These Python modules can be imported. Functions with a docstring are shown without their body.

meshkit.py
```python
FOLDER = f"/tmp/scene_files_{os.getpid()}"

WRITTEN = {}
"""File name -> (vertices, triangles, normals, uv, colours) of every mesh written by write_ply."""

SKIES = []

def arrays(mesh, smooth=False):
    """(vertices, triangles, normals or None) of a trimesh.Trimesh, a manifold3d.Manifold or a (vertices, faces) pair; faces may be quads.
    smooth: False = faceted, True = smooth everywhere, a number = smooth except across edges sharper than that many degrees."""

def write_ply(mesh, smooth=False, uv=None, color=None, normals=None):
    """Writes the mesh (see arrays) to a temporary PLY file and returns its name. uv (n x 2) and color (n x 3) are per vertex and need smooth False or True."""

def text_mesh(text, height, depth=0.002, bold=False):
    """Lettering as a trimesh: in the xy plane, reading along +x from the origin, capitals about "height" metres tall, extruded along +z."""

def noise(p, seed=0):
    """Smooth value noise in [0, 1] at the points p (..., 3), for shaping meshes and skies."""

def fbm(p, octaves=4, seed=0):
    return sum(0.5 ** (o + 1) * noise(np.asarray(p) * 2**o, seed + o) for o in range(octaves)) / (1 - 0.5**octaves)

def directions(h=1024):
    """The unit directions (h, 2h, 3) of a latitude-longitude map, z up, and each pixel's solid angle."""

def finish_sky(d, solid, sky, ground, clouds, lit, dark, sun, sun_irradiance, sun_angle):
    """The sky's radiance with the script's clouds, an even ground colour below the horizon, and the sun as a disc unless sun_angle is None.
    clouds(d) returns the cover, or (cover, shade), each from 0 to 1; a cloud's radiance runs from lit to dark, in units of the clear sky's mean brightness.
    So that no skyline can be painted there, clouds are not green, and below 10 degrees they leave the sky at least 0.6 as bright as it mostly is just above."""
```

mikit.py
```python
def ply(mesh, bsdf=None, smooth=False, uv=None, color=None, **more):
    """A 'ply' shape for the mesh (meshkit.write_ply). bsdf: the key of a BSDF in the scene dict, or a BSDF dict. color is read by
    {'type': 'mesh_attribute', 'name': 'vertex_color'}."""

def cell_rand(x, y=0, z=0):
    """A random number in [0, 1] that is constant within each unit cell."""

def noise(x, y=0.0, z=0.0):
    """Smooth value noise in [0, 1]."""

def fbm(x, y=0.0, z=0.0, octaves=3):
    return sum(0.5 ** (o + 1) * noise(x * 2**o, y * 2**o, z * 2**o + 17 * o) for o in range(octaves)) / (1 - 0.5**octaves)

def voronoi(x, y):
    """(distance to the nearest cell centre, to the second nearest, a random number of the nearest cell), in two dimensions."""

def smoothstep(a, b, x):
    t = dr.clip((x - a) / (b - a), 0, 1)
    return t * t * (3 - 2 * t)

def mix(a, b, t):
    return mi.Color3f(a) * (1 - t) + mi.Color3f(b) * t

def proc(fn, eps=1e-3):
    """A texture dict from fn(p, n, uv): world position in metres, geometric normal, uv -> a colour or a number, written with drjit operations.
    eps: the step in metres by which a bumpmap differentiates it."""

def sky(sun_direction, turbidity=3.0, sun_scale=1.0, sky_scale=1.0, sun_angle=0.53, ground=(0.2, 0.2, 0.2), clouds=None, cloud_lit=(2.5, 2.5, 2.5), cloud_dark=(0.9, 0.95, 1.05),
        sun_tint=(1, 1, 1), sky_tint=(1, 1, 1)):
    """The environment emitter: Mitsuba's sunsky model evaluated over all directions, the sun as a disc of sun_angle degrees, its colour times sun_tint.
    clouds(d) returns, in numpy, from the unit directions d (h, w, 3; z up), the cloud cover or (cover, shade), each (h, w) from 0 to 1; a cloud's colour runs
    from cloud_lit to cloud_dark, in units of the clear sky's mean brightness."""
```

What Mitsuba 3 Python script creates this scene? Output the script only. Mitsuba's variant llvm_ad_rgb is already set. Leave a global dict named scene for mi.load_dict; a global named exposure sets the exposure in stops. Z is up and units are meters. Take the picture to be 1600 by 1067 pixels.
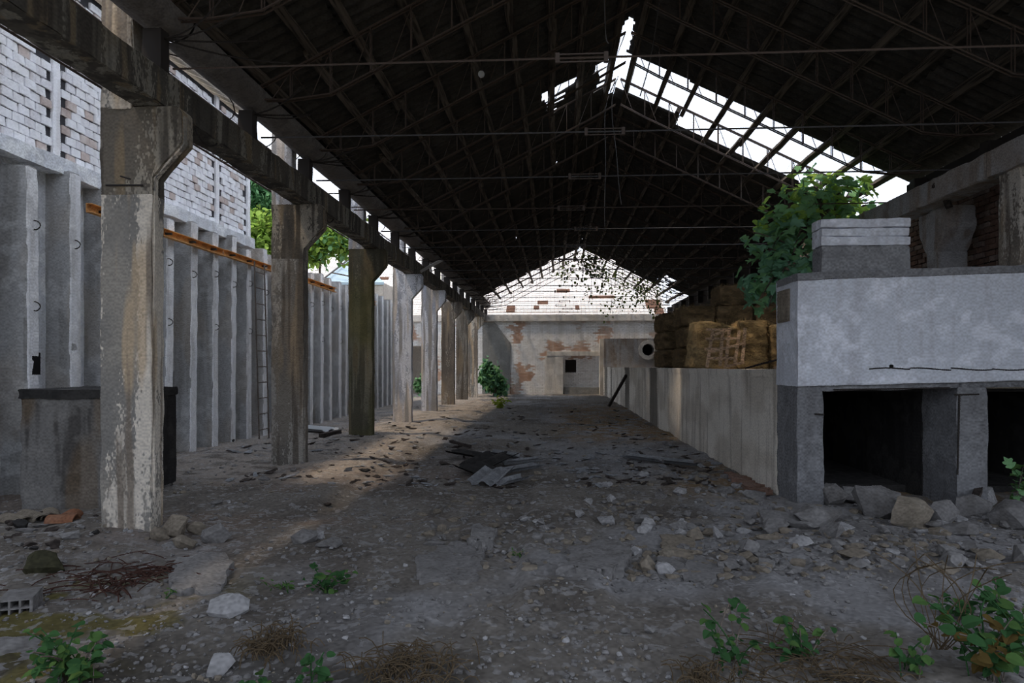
import math, numpy as np, trimesh, mitsuba as mi, drjit as dr, mikit, meshkit
import shapely.geometry as sg
from mikit import noise, fbm, smoothstep, mix, cell_rand
T = mi.ScalarTransform4f
rng = np.random.default_rng(7)
scene, labels = {}, {}

# ---------------------------------------------------------------- camera, sky, sun, exposure
F, HOR, VPX, EYE = 1067.0, 572.0, 866.0, 1.5
TH = math.atan((VPX - 800) / F); CT, ST = math.cos(TH), math.sin(TH)
scene['camera'] = {'type': 'perspective', 'fov': math.degrees(2 * math.atan(800 / F)), 'fov_axis': 'x',
                   'to_world': T().look_at(origin=[0, 0, EYE], target=[-ST, CT, EYE], up=[0, 0, 1]),
                   'principal_point_offset_x': 0.0, 'principal_point_offset_y': -(HOR - 533.5) / 1067.0,
                   'near_clip': 0.05, 'far_clip': 500.0}
def cloud_cover(d):
    n = meshkit.fbm(d * np.array([3.0, 3.0, 6.0]) + 5, 4, 3)
    c = np.clip((n - 0.30) / 0.22, 0, 1)
    return 0.72 + 0.28 * c, 0.5 * np.clip((n - .55) / .3, 0, 1)
scene['sky'] = mikit.sky((-0.40, -0.16, 0.95), turbidity=4.0, sun_scale=0.24, sky_scale=1.0, sun_angle=4.0, ground=(0.16, 0.15, 0.13),
                         clouds=cloud_cover, cloud_lit=(2.1, 2.25, 2.55), cloud_dark=(1.3, 1.45, 1.75), sun_tint=(1, .93, .82))
exposure = 2.55

# ---------------------------------------------------------------- helpers
def at(px, py, d):
    """World point seen at a pixel of the photograph at depth d (used to read positions off the photograph)."""
    xc = (px - 800) * d / F
    return np.array([xc * CT - d * ST, xc * ST + d * CT, EYE + (HOR - py) * d / F])
def gp(px, py):
    return at(px, py, EYE * F / (py - HOR))
def proj(p):
    p = np.atleast_2d(p); d = -p[:, 0] * ST + p[:, 1] * CT
    return np.stack([800 + F * (p[:, 0] * CT + p[:, 1] * ST) / d, HOR - F * (p[:, 2] - EYE) / d, d], 1)
used = {}
def numbered(name):
    n = used.get(name, 0); used[name] = n + 1
    return name if n == 0 else f'{name}_{n:03d}'
def thing(name, label=None, cat=None, group=None, kind=None):
    k = numbered(name); tag(k, label, cat, group, kind); return k
def tag(k, label=None, cat=None, group=None, kind=None):
    e = {a: b for a, b in (('label', label), ('category', cat), ('group', group), ('kind', kind)) if b}
    if e: labels[k] = {**labels.get(k, {}), **e}
def put(key, mesh, mat, smooth=False, label=None, kind=None, **more):
    """One entry of the scene; mesh may be a ply dict (shared) with more['to_world']."""
    if isinstance(mesh, dict): scene[key] = {**mesh, **more}
    else: scene[key] = mikit.ply(mesh, mat, smooth, **more)
    tag(key, label, kind=kind); return key
def part(parent, name, mesh, mat, smooth=False, label=None, kind=None, **more):
    return put(numbered(f'{parent}__{name}'), mesh, mat, smooth, label, kind, **more)
def box(x0, x1, y0, y1, z0, z1):
    return trimesh.creation.box(bounds=[[x0, y0, z0], [x1, y1, z1]])
def cat(ms): return trimesh.util.concatenate(ms)
def roughen(m, size, amp, freq=4.0, chip=0.0, seed=0):
    v, f = trimesh.remesh.subdivide_to_size(m.vertices, m.faces, size, max_iter=14)
    m = trimesh.Trimesh(v, f); m.merge_vertices()
    v = np.array(m.vertices); out = v.copy()
    for k in range(3): out[:, k] += amp * 2 * (meshkit.fbm(v * freq + 11.3 * k, 3, seed + 7 * k) - .5)
    if chip:
        e = m.face_adjacency_edges[m.face_adjacency_angles > .5].ravel()
        mask = np.zeros(len(v)); mask[e] = 1
        out -= m.vertex_normals * (mask * chip * np.clip(meshkit.fbm(v * 5, 3, seed + 40) - .42, 0, 1) * 4)[:, None]
    return trimesh.Trimesh(out, m.faces, process=False)
def prism(poly, y0, y1):
    """Polygon in x,z extruded along y."""
    m = trimesh.creation.extrude_polygon(sg.Polygon(poly) if not hasattr(poly, 'exterior') else poly, y1 - y0, engine='earcut')
    v = np.array(m.vertices); m.vertices = np.stack([v[:, 0], y1 - v[:, 2], v[:, 1]], 1); return m
def tube(pts, r, sides=6):
    p = np.asarray(pts, float); t = np.gradient(p, axis=0); t /= np.linalg.norm(t, axis=1, keepdims=True) + 1e-12
    a = np.cross(t, np.where(np.abs(t[:, 2:]) < .9, [[0, 0, 1.]], [[1., 0, 0]])); a /= np.linalg.norm(a, axis=1, keepdims=True) + 1e-12
    b = np.cross(t, a); ang = np.arange(sides) * 2 * np.pi / sides
    rr = np.broadcast_to(r, (len(p),))[:, None, None]
    v = (p[:, None] + rr * (np.cos(ang)[None, :, None] * a[:, None] + np.sin(ang)[None, :, None] * b[:, None])).reshape(-1, 3)
    i, j = np.meshgrid(np.arange(len(p) - 1), np.arange(sides), indexing='ij'); j2 = (j + 1) % sides
    q = np.stack([i * sides + j, i * sides + j2, (i + 1) * sides + j2, (i + 1) * sides + j], -1).reshape(-1, 4)
    f = np.vstack([q[:, [0, 1, 2]], q[:, [0, 2, 3]]])
    c0, c1 = [[0, k + 1, k] for k in range(1, sides - 1)], [[(len(p) - 1) * sides, (len(p) - 1) * sides + k, (len(p) - 1) * sides + k + 1] for k in range(1, sides - 1)]
    return trimesh.Trimesh(v, np.vstack([f, c0, c1]), process=False)
def bar(p, q, w, h=None, up=(0, 0, 1)):
    p, q = np.asarray(p, float), np.asarray(q, float); h = h or w
    t = (q - p) / np.linalg.norm(q - p); a = np.cross(t, up)
    if np.linalg.norm(a) < 1e-3: a = np.cross(t, [1, 0, 0])
    a /= np.linalg.norm(a); b = np.cross(a, t)
    m = trimesh.creation.box((w, h, np.linalg.norm(q - p)))
    M = np.eye(4); M[:3, 0], M[:3, 1], M[:3, 2], M[:3, 3] = a, b, t, (p + q) / 2
    m.apply_transform(M)
    if m.volume < 0: m.invert()
    return m
def smoothpath(pts, n=24):
    from scipy.interpolate import CubicSpline
    p = np.asarray(pts, float); s = np.r_[0, np.cumsum(np.linalg.norm(np.diff(p, axis=0), axis=1))]
    return CubicSpline(s, p)(np.linspace(0, s[-1], n))
def rock(seed, flat=.7, sub=2, angular=True):
    r = np.random.default_rng(seed)
    if angular:
        pts = r.normal(size=(16, 3)); pts /= np.linalg.norm(pts, axis=1, keepdims=True); pts *= r.uniform(.75, 1.0, (16, 1)) * np.array([1, r.uniform(.6, .9), flat])
        m = trimesh.convex.convex_hull(pts)
        if sub: m = roughen(m, .45 if sub == 1 else .24, .05, 2.5, seed=seed)
    else:
        m = trimesh.creation.icosphere(sub); v = np.array(m.vertices); v *= (.75 + .5 * meshkit.fbm(v * 1.6 + seed, 3, seed))[:, None]; v[:, 2] *= flat; m = trimesh.Trimesh(v, m.faces)
    m.vertices -= [0, 0, m.bounds[0][2]]
    return m
def xf(x, y, z, rz=0, s=1.0, rx=0, ry=0):
    t = T().translate([float(x), float(y), float(z)]).rotate([0, 0, 1], float(rz)).rotate([1, 0, 0], float(rx)).rotate([0, 1, 0], float(ry))
    return t.scale([float(s)] * 3 if np.isscalar(s) else [float(a) for a in s])

# ---------------------------------------------------------------- materials
def mat(key, color, rough=.92, bump=None, two=False, spec=.25, metallic=0.0):
    c = mikit.proc(color) if callable(color) else {'type': 'rgb', 'value': list(color)}
    b = {'type': 'principled', 'base_color': c, 'roughness': rough, 'specular': spec, 'metallic': metallic}
    if bump: b = {'type': 'bumpmap', 'arbitrary': {**mikit.proc(bump[0], bump[2] if len(bump) > 2 else .004), }, 'scale': bump[1], 'bsdf': b}
    if two: b = {'type': 'twosided', 'bsdf': b}
    scene[key] = b; return key
def gritty(p, n, uv): return fbm(p.x * 28, p.y * 28, p.z * 28, 3)
def concrete(base, dark, light, streak=.5, blotch=.5, warm=None, wamt=0.0, s=0.0, fine=.25):
    def fn(p, n, uv):
        st = fbm(p.x * 9 + s, p.y * 9, p.z * .55, 3)
        bl = fbm(p.x * 1.7 + s, p.y * 1.7, p.z * 1.7, 3)
        fi = noise(p.x * 55, p.y * 55, p.z * 55)
        c = mix(base, dark, streak * smoothstep(.46, .68, st))
        c = mix(c, light, blotch * smoothstep(.5, .62, .5 * bl + .5 * fbm(p.x * 9 + s, p.y * 9, p.z * 7, 3)))
        if warm is not None: c = mix(c, warm, wamt * smoothstep(.48, .62, fbm(p.x * 3 + 31 + s, p.y * 3, p.z * .9, 2)))
        return c * (1 - fine + 2 * fine * fi)
    return fn
def peeling(base, coat, stain, thr=.5, s=0.0, moss=None, mamt=0.0):
    """Concrete with a flaking pale coat and dark runs."""
    def fn(p, n, uv):
        st = fbm(p.x * 11 + s, p.y * 11, p.z * .42, 3)
        wide = fbm(p.x * 5.5 + s + 9, p.y * 5.5, p.z * .5, 2)
        pe = .55 * wide + .27 * fbm(p.x * 22 + s, p.y * 22, p.z * 5, 3) + .18 * noise(p.x * 75, p.y * 75, p.z * 30)
        c = mix(base, mi.Color3f(base) * mi.Color3f(.72, .74, .78), smoothstep(.4, .6, fbm(p.x * 2.2 + s, p.y * 2.2, p.z * 1.1, 3)))
        c = mix(c, coat, smoothstep(thr - .025, thr + .035, pe))
        c = mix(c, mi.Color3f(coat) * mi.Color3f(.85, .70, .52), .7 * smoothstep(.56, .68, fbm(p.x * 8 + 5 + s, p.y * 8, p.z * .6, 2)))
        c = mix(c, stain, .85 * smoothstep(.50, .64, st))
        if moss is not None: c = mix(c, moss, mamt * smoothstep(.35, .6, fbm(p.x * 2 + 9, p.y * 2, p.z * .8, 3)))
        return c * (.78 + .44 * noise(p.x * 60, p.y * 60, p.z * 60))
    return fn
BUMP = (gritty, .006, .006)
mat('m_rib', concrete((0.335, 0.34, 0.345), (0.168, 0.163, 0.153), (0.493, 0.503, 0.51), .55, .5, (0.296, 0.237, 0.168), .25, 2.0), bump=BUMP)
mat('m_panel', concrete((0.65, 0.676, 0.715), (0.39, 0.39, 0.39), (0.858, 0.88, 0.88), .4, .6, s=5.0))
mat('m_col_white', peeling((0.27, 0.253, 0.225), (0.562, 0.517, 0.45), (0.169, 0.14, 0.113), .50, 1.0), bump=BUMP)
mat('m_col_grey', peeling((0.173, 0.156, 0.134), (0.259, 0.246, 0.225), (0.086, 0.073, 0.06), .52, 8.0), bump=BUMP)
mat('m_col_moss', peeling((0.106, 0.097, 0.07), (0.15, 0.141, 0.106), (0.062, 0.058, 0.04), .54, 3.0, (0.075, 0.075, 0.031), .7))
mat('m_col_blue', peeling((0.432, 0.446, 0.486), (0.675, 0.689, 0.729), (0.27, 0.257, 0.243), .50, 14.0))
mat('m_col_brown', peeling((0.224, 0.194, 0.163), (0.428, 0.398, 0.357), (0.122, 0.102, 0.087), .55, 21.0))
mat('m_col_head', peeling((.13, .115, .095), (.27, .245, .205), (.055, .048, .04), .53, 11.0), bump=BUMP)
mat('m_beam', peeling((0.1, 0.092, 0.078), (0.2, 0.19, 0.165), (0.05, 0.045, 0.04), .56, 6.0), bump=BUMP)
mat('m_beam_right', concrete((0.326, 0.326, 0.336), (0.192, 0.144, 0.106), (0.442, 0.442, 0.451), .6, .4, (0.192, 0.134, 0.086), .4, 4.0), bump=BUMP)
mat('m_block', concrete((0.527, 0.558, 0.62), (0.341, 0.341, 0.372), (0.728, 0.759, 0.837), .35, .7, s=9.0, fine=.18), bump=BUMP)
mat('m_block_raw', concrete((0.168, 0.172, 0.183), (0.098, 0.098, 0.102), (0.239, 0.245, 0.259), .4, .5, s=12.0, fine=.35), bump=(gritty, .015, .006))
def platform_color(p, n, uv):
    st = fbm(p.x * 7, p.y * 7, p.z * .5, 3); bl = fbm(p.x * 1.3, p.y * 1.3, p.z * 1.5, 3)
    c = mix((0.480, 0.444, 0.390), (0.600, 0.570, 0.516), smoothstep(.4, .6, bl))
    c = mix(c, (0.264, 0.240, 0.210), .55 * smoothstep(.5, .66, st))
    band = smoothstep(.55, .63, noise(p.y * .75 + .35, 3.5, 0.) + .10 * (fbm(p.y * 8, p.z * .8, 2., 2) - .5))
    c = mix(c, (0.090, 0.082, 0.070), .85 * band)
    return c * (.8 + .4 * noise(p.x * 55, p.y * 55, p.z * 55))
mat('m_platform', platform_color, bump=BUMP)
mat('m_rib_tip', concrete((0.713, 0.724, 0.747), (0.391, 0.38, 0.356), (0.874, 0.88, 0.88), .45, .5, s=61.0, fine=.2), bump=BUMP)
mat('m_tank', concrete((0.164, 0.16, 0.156), (0.052, 0.048, 0.045), (0.223, 0.216, 0.208), .8, .4, (0.149, 0.097, 0.045), .4, 19.0), bump=BUMP)
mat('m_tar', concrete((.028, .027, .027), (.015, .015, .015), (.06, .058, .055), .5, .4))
mat('m_white_brick', concrete((0.84, 0.852, 0.88), (0.534, 0.509, 0.483), (0.88, 0.88, 0.88), .4, .5, s=23.0, fine=.12))
mat('m_white_brick_grey', concrete((0.75, 0.75, 0.78), (0.45, 0.406, 0.374), (0.88, 0.88, 0.88), .5, .4, s=25.0, fine=.15))
mat('m_white_brick_bare', concrete((0.552, 0.469, 0.428), (0.345, 0.276, 0.248), (0.759, 0.718, 0.69), .4, .5, s=27.0, fine=.15))
mat('m_mortar', (.05, .05, .055))
mat('m_red_brick', concrete((.17, .105, .08), (.07, .055, .05), (.24, .17, .14), .5, .4, s=29.0))
mat('m_red_brick_pale', concrete((.24, .19, .165), (.11, .08, .07), (.32, .28, .26), .5, .4, s=33.0))
mat('m_mortar_dark', (.035, .032, .03))
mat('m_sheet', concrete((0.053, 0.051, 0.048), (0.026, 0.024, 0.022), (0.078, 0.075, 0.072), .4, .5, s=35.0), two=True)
mat('m_gutter', concrete((0.128, 0.12, 0.117), (0.068, 0.065, 0.06), (0.18, 0.173, 0.165), .3, .6, s=36.0))
def wood(base, dark):
    def fn(p, n, uv):
        g = fbm(p.x * 40, p.y * 3, p.z * 40, 2)
        return mix(base, dark, smoothstep(.3, .75, g)) * (.7 + .6 * noise(p.x * 4, p.y * 2.2, p.z * 4))
    return fn
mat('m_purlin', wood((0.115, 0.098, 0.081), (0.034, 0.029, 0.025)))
mat('m_wood', wood((0.672, 0.476, 0.322), (0.28, 0.196, 0.14)))
mat('m_dark_wood', wood((.055, .045, .04), (.025, .02, .018)))
mat('m_steel', (.070, .052, .044), .6, spec=.4)
mat('m_steel_dark', (.03, .026, .024), .7)
mat('m_rust', concrete((0.655, 0.345, 0.129), (0.241, 0.121, 0.061), (0.793, 0.483, 0.207), .4, .4, s=37.0), .8)
mat('m_rusty_wire', (.050, .024, .018), .9)
mat('m_cable', (0.08, 0.08, 0.084), .6)
mat('m_pale_metal', (.42, .44, .46), .6)
mat('m_asbestos', concrete((.19, .20, .215), (.09, .09, .095), (.30, .31, .33), .4, .5, s=39.0), two=True)
mat('m_stone', concrete((0.155, 0.151, 0.151), (0.089, 0.083, 0.077), (0.226, 0.223, 0.223), .4, .5, s=41.0, fine=.3), bump=(gritty, .012, .006))
mat('m_stone_pale', concrete((0.265, 0.265, 0.272), (0.146, 0.139, 0.133), (0.371, 0.371, 0.378), .4, .5, s=43.0, fine=.3), bump=(gritty, .012, .006))
mat('m_stone_tan', concrete((0.18, 0.156, 0.126), (0.102, 0.09, 0.072), (0.228, 0.204, 0.168), .4, .5, s=45.0, fine=.3))
mat('m_moss', concrete((.035, .034, .018), (.018, .018, .01), (.06, .058, .03), .4, .5, s=47.0, fine=.4))
mat('m_pot', concrete((0.21, 0.098, 0.056), (0.119, 0.056, 0.035), (0.252, 0.14, 0.091), .4, .5, s=49.0))
mat('m_straw', lambda p, n, uv: mix((0.125, 0.088, 0.045), (0.45, 0.331, 0.175), smoothstep(.32, .7, .6 * fbm(p.x * 30, p.y * 30, p.z * 120, 3) + .4 * fbm(p.x * 9, p.y * 9, p.z * 14, 2))) * (.5 + .9 * noise(p.x * 5, p.y * 5, p.z * 9)), 1.0)
mat('m_straw_old', lambda p, n, uv: mix((.05, .036, .02), (.17, .12, .065), smoothstep(.32, .7, .6 * fbm(p.x * 30, p.y * 30, p.z * 120, 3) + .4 * fbm(p.x * 9, p.y * 9, p.z * 14, 2))) * (.5 + .9 * noise(p.x * 5, p.y * 5, p.z * 9)), 1.0)
mat('m_straw_strand_old', (.20, .145, .075), 1.0, two=True)
mat('m_straw_strand', (.40, .30, .16), 1.0, two=True)
mat('m_dry_grass', (0.085, 0.062, 0.037), 1.0, two=True)
mat('m_bark', concrete((.12, .10, .085), (.06, .05, .04), (.18, .16, .14), .5, .4, s=51.0))
def leafmat(key, col, trans=.5):
    scene[key] = {'type': 'principledthin', 'base_color': {'type': 'rgb', 'value': list(col)}, 'roughness': .5, 'diff_trans': trans, 'spec_trans': 0.0}
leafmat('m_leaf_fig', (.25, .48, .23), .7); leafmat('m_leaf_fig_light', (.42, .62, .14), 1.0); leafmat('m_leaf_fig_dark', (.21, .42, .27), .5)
leafmat('m_leaf_weed', (.042, .105, .04)); leafmat('m_leaf_weed_light', (.075, .145, .045)); leafmat('m_leaf_ivy', (.10, .13, .035)); leafmat('m_leaf_lime', (.32, .40, .05), .8)
leafmat('m_leaf_tree', (.16, .24, .05), .7); leafmat('m_leaf_pine', (.05, .13, .055), .4); leafmat('m_leaf_dead', (.12, .085, .03))
def ground_color(p, n, uv):
    a = fbm(p.x * .8 + 3, p.y * .8, 0., 3); b = fbm(p.x * 4.2, p.y * 4.2, 1., 3); g = noise(p.x * 45, p.y * 45, p.z * 45)
    c = mix((0.141, 0.130, 0.118), (0.196, 0.194, 0.198), smoothstep(.40, .62, a))
    warm = smoothstep(-.2, -1.2, p.x) * smoothstep(4.6, 6.5, p.y) * smoothstep(13.5, 9., p.y)
    c = mix(c, (0.137, 0.107, 0.085), .75 * warm * smoothstep(.3, .55, a + .25 * (b - .5)))
    dark = fbm(p.x * 1.6 + 40, p.y * 1.1, 3., 3)
    c = mix(c, (0.070, 0.062, 0.055), .55 * smoothstep(.46, .68, dark + .12 * smoothstep(-2.4, -4, p.x)))
    straw = smoothstep(-.6, .9, p.x) * smoothstep(12., 15.5, p.y) * smoothstep(31., 24., p.y) + .9 * smoothstep(1.1, 1.9, p.x) * smoothstep(7.6, 8.6, p.y) * smoothstep(12., 10., p.y)
    c = mix(c, (0.159, 0.107, 0.056), .85 * dr.clip(straw, 0, 1) * smoothstep(.34, .56, b))
    ash = smoothstep(-.4, .3, p.x) * smoothstep(2.4, 1.8, p.x) * smoothstep(9.6, 10.6, p.y) * smoothstep(14.5, 12.5, p.y)
    c = mix(c, (0.160, 0.165, 0.180), .4 * ash * smoothstep(.3, .6, b))
    slab = smoothstep(-2.3, -2.9, p.x) * smoothstep(7.8, 9., p.y)
    c = mix(c, (0.244, 0.218, 0.196), .75 * slab * smoothstep(.38, .6, b + .1))
    moss = smoothstep(-1.9, -2.4, p.x) * smoothstep(5., 4.4, p.y)
    c = mix(c, (0.085, 0.074, 0.022), .85 * moss * smoothstep(.50, .60, fbm(p.x * 2.1 + 60, p.y * 3.1, 0., 3)))
    soil = smoothstep(3.9, 3.3, p.y + .5 * (b - .5)) * smoothstep(.3, -.6, p.x)
    c = mix(c, (0.041, 0.036, 0.028), .8 * soil * smoothstep(.35, .55, b))
    c = mix(c, (0.266, 0.266, 0.274), .45 * smoothstep(.60, .68, fbm(p.x * 17, p.y * 17, 5., 3)))
    return c * (.72 + .56 * g)
mat('m_ground', ground_color, 1.0, bump=(lambda p, n, uv: fbm(p.x * 22, p.y * 22, p.z * 22, 4), .022, .006), spec=.1)
mat('m_outside', concrete((.20, .18, .13), (.12, .12, .06), (.27, .24, .2), .4, .5))
def brickwork(p, n, uv):
    u, v = p.x / .26, p.z / .085
    r = dr.floor(v); u = u + .5 * (r - 2 * dr.floor(r / 2)); fu, fv = u - dr.floor(u), v - r
    joint = 1 - smoothstep(.0, .09, fu) * smoothstep(.0, .22, fv)
    k = cell_rand(dr.floor(u), r, 3)
    a = fbm(p.x * .75 + 2, p.z * .95, 4., 3)
    paint = mix((0.880, 0.880, 0.880), (0.710, 0.696, 0.681), k)
    bare = mix((0.409, 0.227, 0.151), (0.544, 0.379, 0.288), k)
    wear = a + .14 * (k - .5) + .17 * smoothstep(-1.5, -1.9, p.x) * smoothstep(-3., -2.6, p.x) - .03
    c = mix(paint, bare, smoothstep(.56, .63, wear))
    c = mix(c, (0.544, 0.514, 0.469), .5 * smoothstep(.5, .7, fbm(p.x * 3, p.z * .5, 9., 3)))
    return mix(c, (0.227, 0.212, 0.197), .75 * joint)
mat('m_brickwork', brickwork)
mat('m_plaster_grey', concrete((0.221, 0.221, 0.215), (0.13, 0.13, 0.124), (0.312, 0.312, 0.305), .4, .5, s=53.0, fine=.4))
mat('m_ring', concrete((0.616, 0.588, 0.546), (0.364, 0.336, 0.308), (0.784, 0.756, 0.714), .5, .5, s=55.0))
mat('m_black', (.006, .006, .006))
def tiles(p, n, uv):
    u, v = p.x / .22, p.z / .19
    fu, fv = u - dr.floor(u), v - dr.floor(v)
    k = cell_rand(dr.floor(u), dr.floor(v), 5)
    joint = 1 - smoothstep(0., .2, fu) * smoothstep(0., .22, fv)
    c = mix((0.873, 0.850, 0.814), (0.708, 0.673, 0.637), k)
    return mix(c, (0.354, 0.307, 0.283), .8 * joint)
mat('m_tiles', tiles)
mat('m_batten', wood((.16, .085, .055), (.07, .04, .03)))
mat('m_blue_roof', (.38, .50, .58), .5)
mat('m_house_wall', concrete((0.44, 0.396, 0.341), (0.275, 0.242, 0.22), (0.55, 0.517, 0.462), .4, .5, s=57.0))

# ---------------------------------------------------------------- the ground
def gz(x, y):
    x, y = np.asarray(x, float), np.asarray(y, float); q = np.stack([x, y, 0 * x], -1)
    st = lambda a, b, t: np.clip((t - a) / (b - a), 0, 1) ** 2 * (3 - 2 * np.clip((t - a) / (b - a), 0, 1))
    edge = .25 * (meshkit.fbm(q * 1.5, 3, 2) - .5)
    z = .10 * (meshkit.fbm(q * .7, 3, 1) - .5)
    z += .075 * st(-2.35, -2.75, x + edge) * st(6.8, 7.8, y) * st(34, 30, y) - .04
    z += .055 * st(-.32, -.2, x + .2 * edge) * st(.42, .3, x + .2 * edge) * st(4.3, 4.6, y) * st(9.2, 8.9, y)
    z += .05 * st(1.0, 2.2, x) * st(4.8, 5.6, y) * st(8.0, 7.0, y)
    return z
def gz_fine(x, y):
    q = np.stack([x, y, 0 * np.asarray(x, float)], -1)
    a = .35 + .65 * np.clip(1.6 * (meshkit.fbm(q * 1.1 + 7, 2, 9) - .2), 0, 1)
    return gz(x, y) + a * (.09 * (meshkit.fbm(q * 3.2, 3, 5) - .5) + .05 * (meshkit.fbm(q * 9, 3, 6) - .5) + .04 * np.abs(meshkit.fbm(q * 17, 3, 16) - .5))
ys = [.8]
while ys[-1] < 37.4: ys.append(ys[-1] + max(.03, .0095 * ys[-1]))
xs = np.arange(-9, 9.01, .04); X, Y = np.meshgrid(xs, ys); Z = gz_fine(X, Y); ny, nx = X.shape
i, j = np.meshgrid(np.arange(ny - 1), np.arange(nx - 1), indexing='ij')
q = np.stack([i * nx + j, i * nx + j + 1, (i + 1) * nx + j + 1, (i + 1) * nx + j], -1).reshape(-1, 4)
put('floor', (np.stack([X, Y, Z], -1).reshape(-1, 3), q), 'm_ground', True, 'grey dirt and broken concrete floor of the hall', 'structure')
V = np.array([[-90, -60, -.14], [90, -60, -.14], [90, 120, -.14], [-90, 120, -.14]], float)
put('ground_outside', (V, np.array([[0, 1, 2, 3]])), 'm_outside', False, 'dry earth outside around the hall', 'structure')

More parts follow.
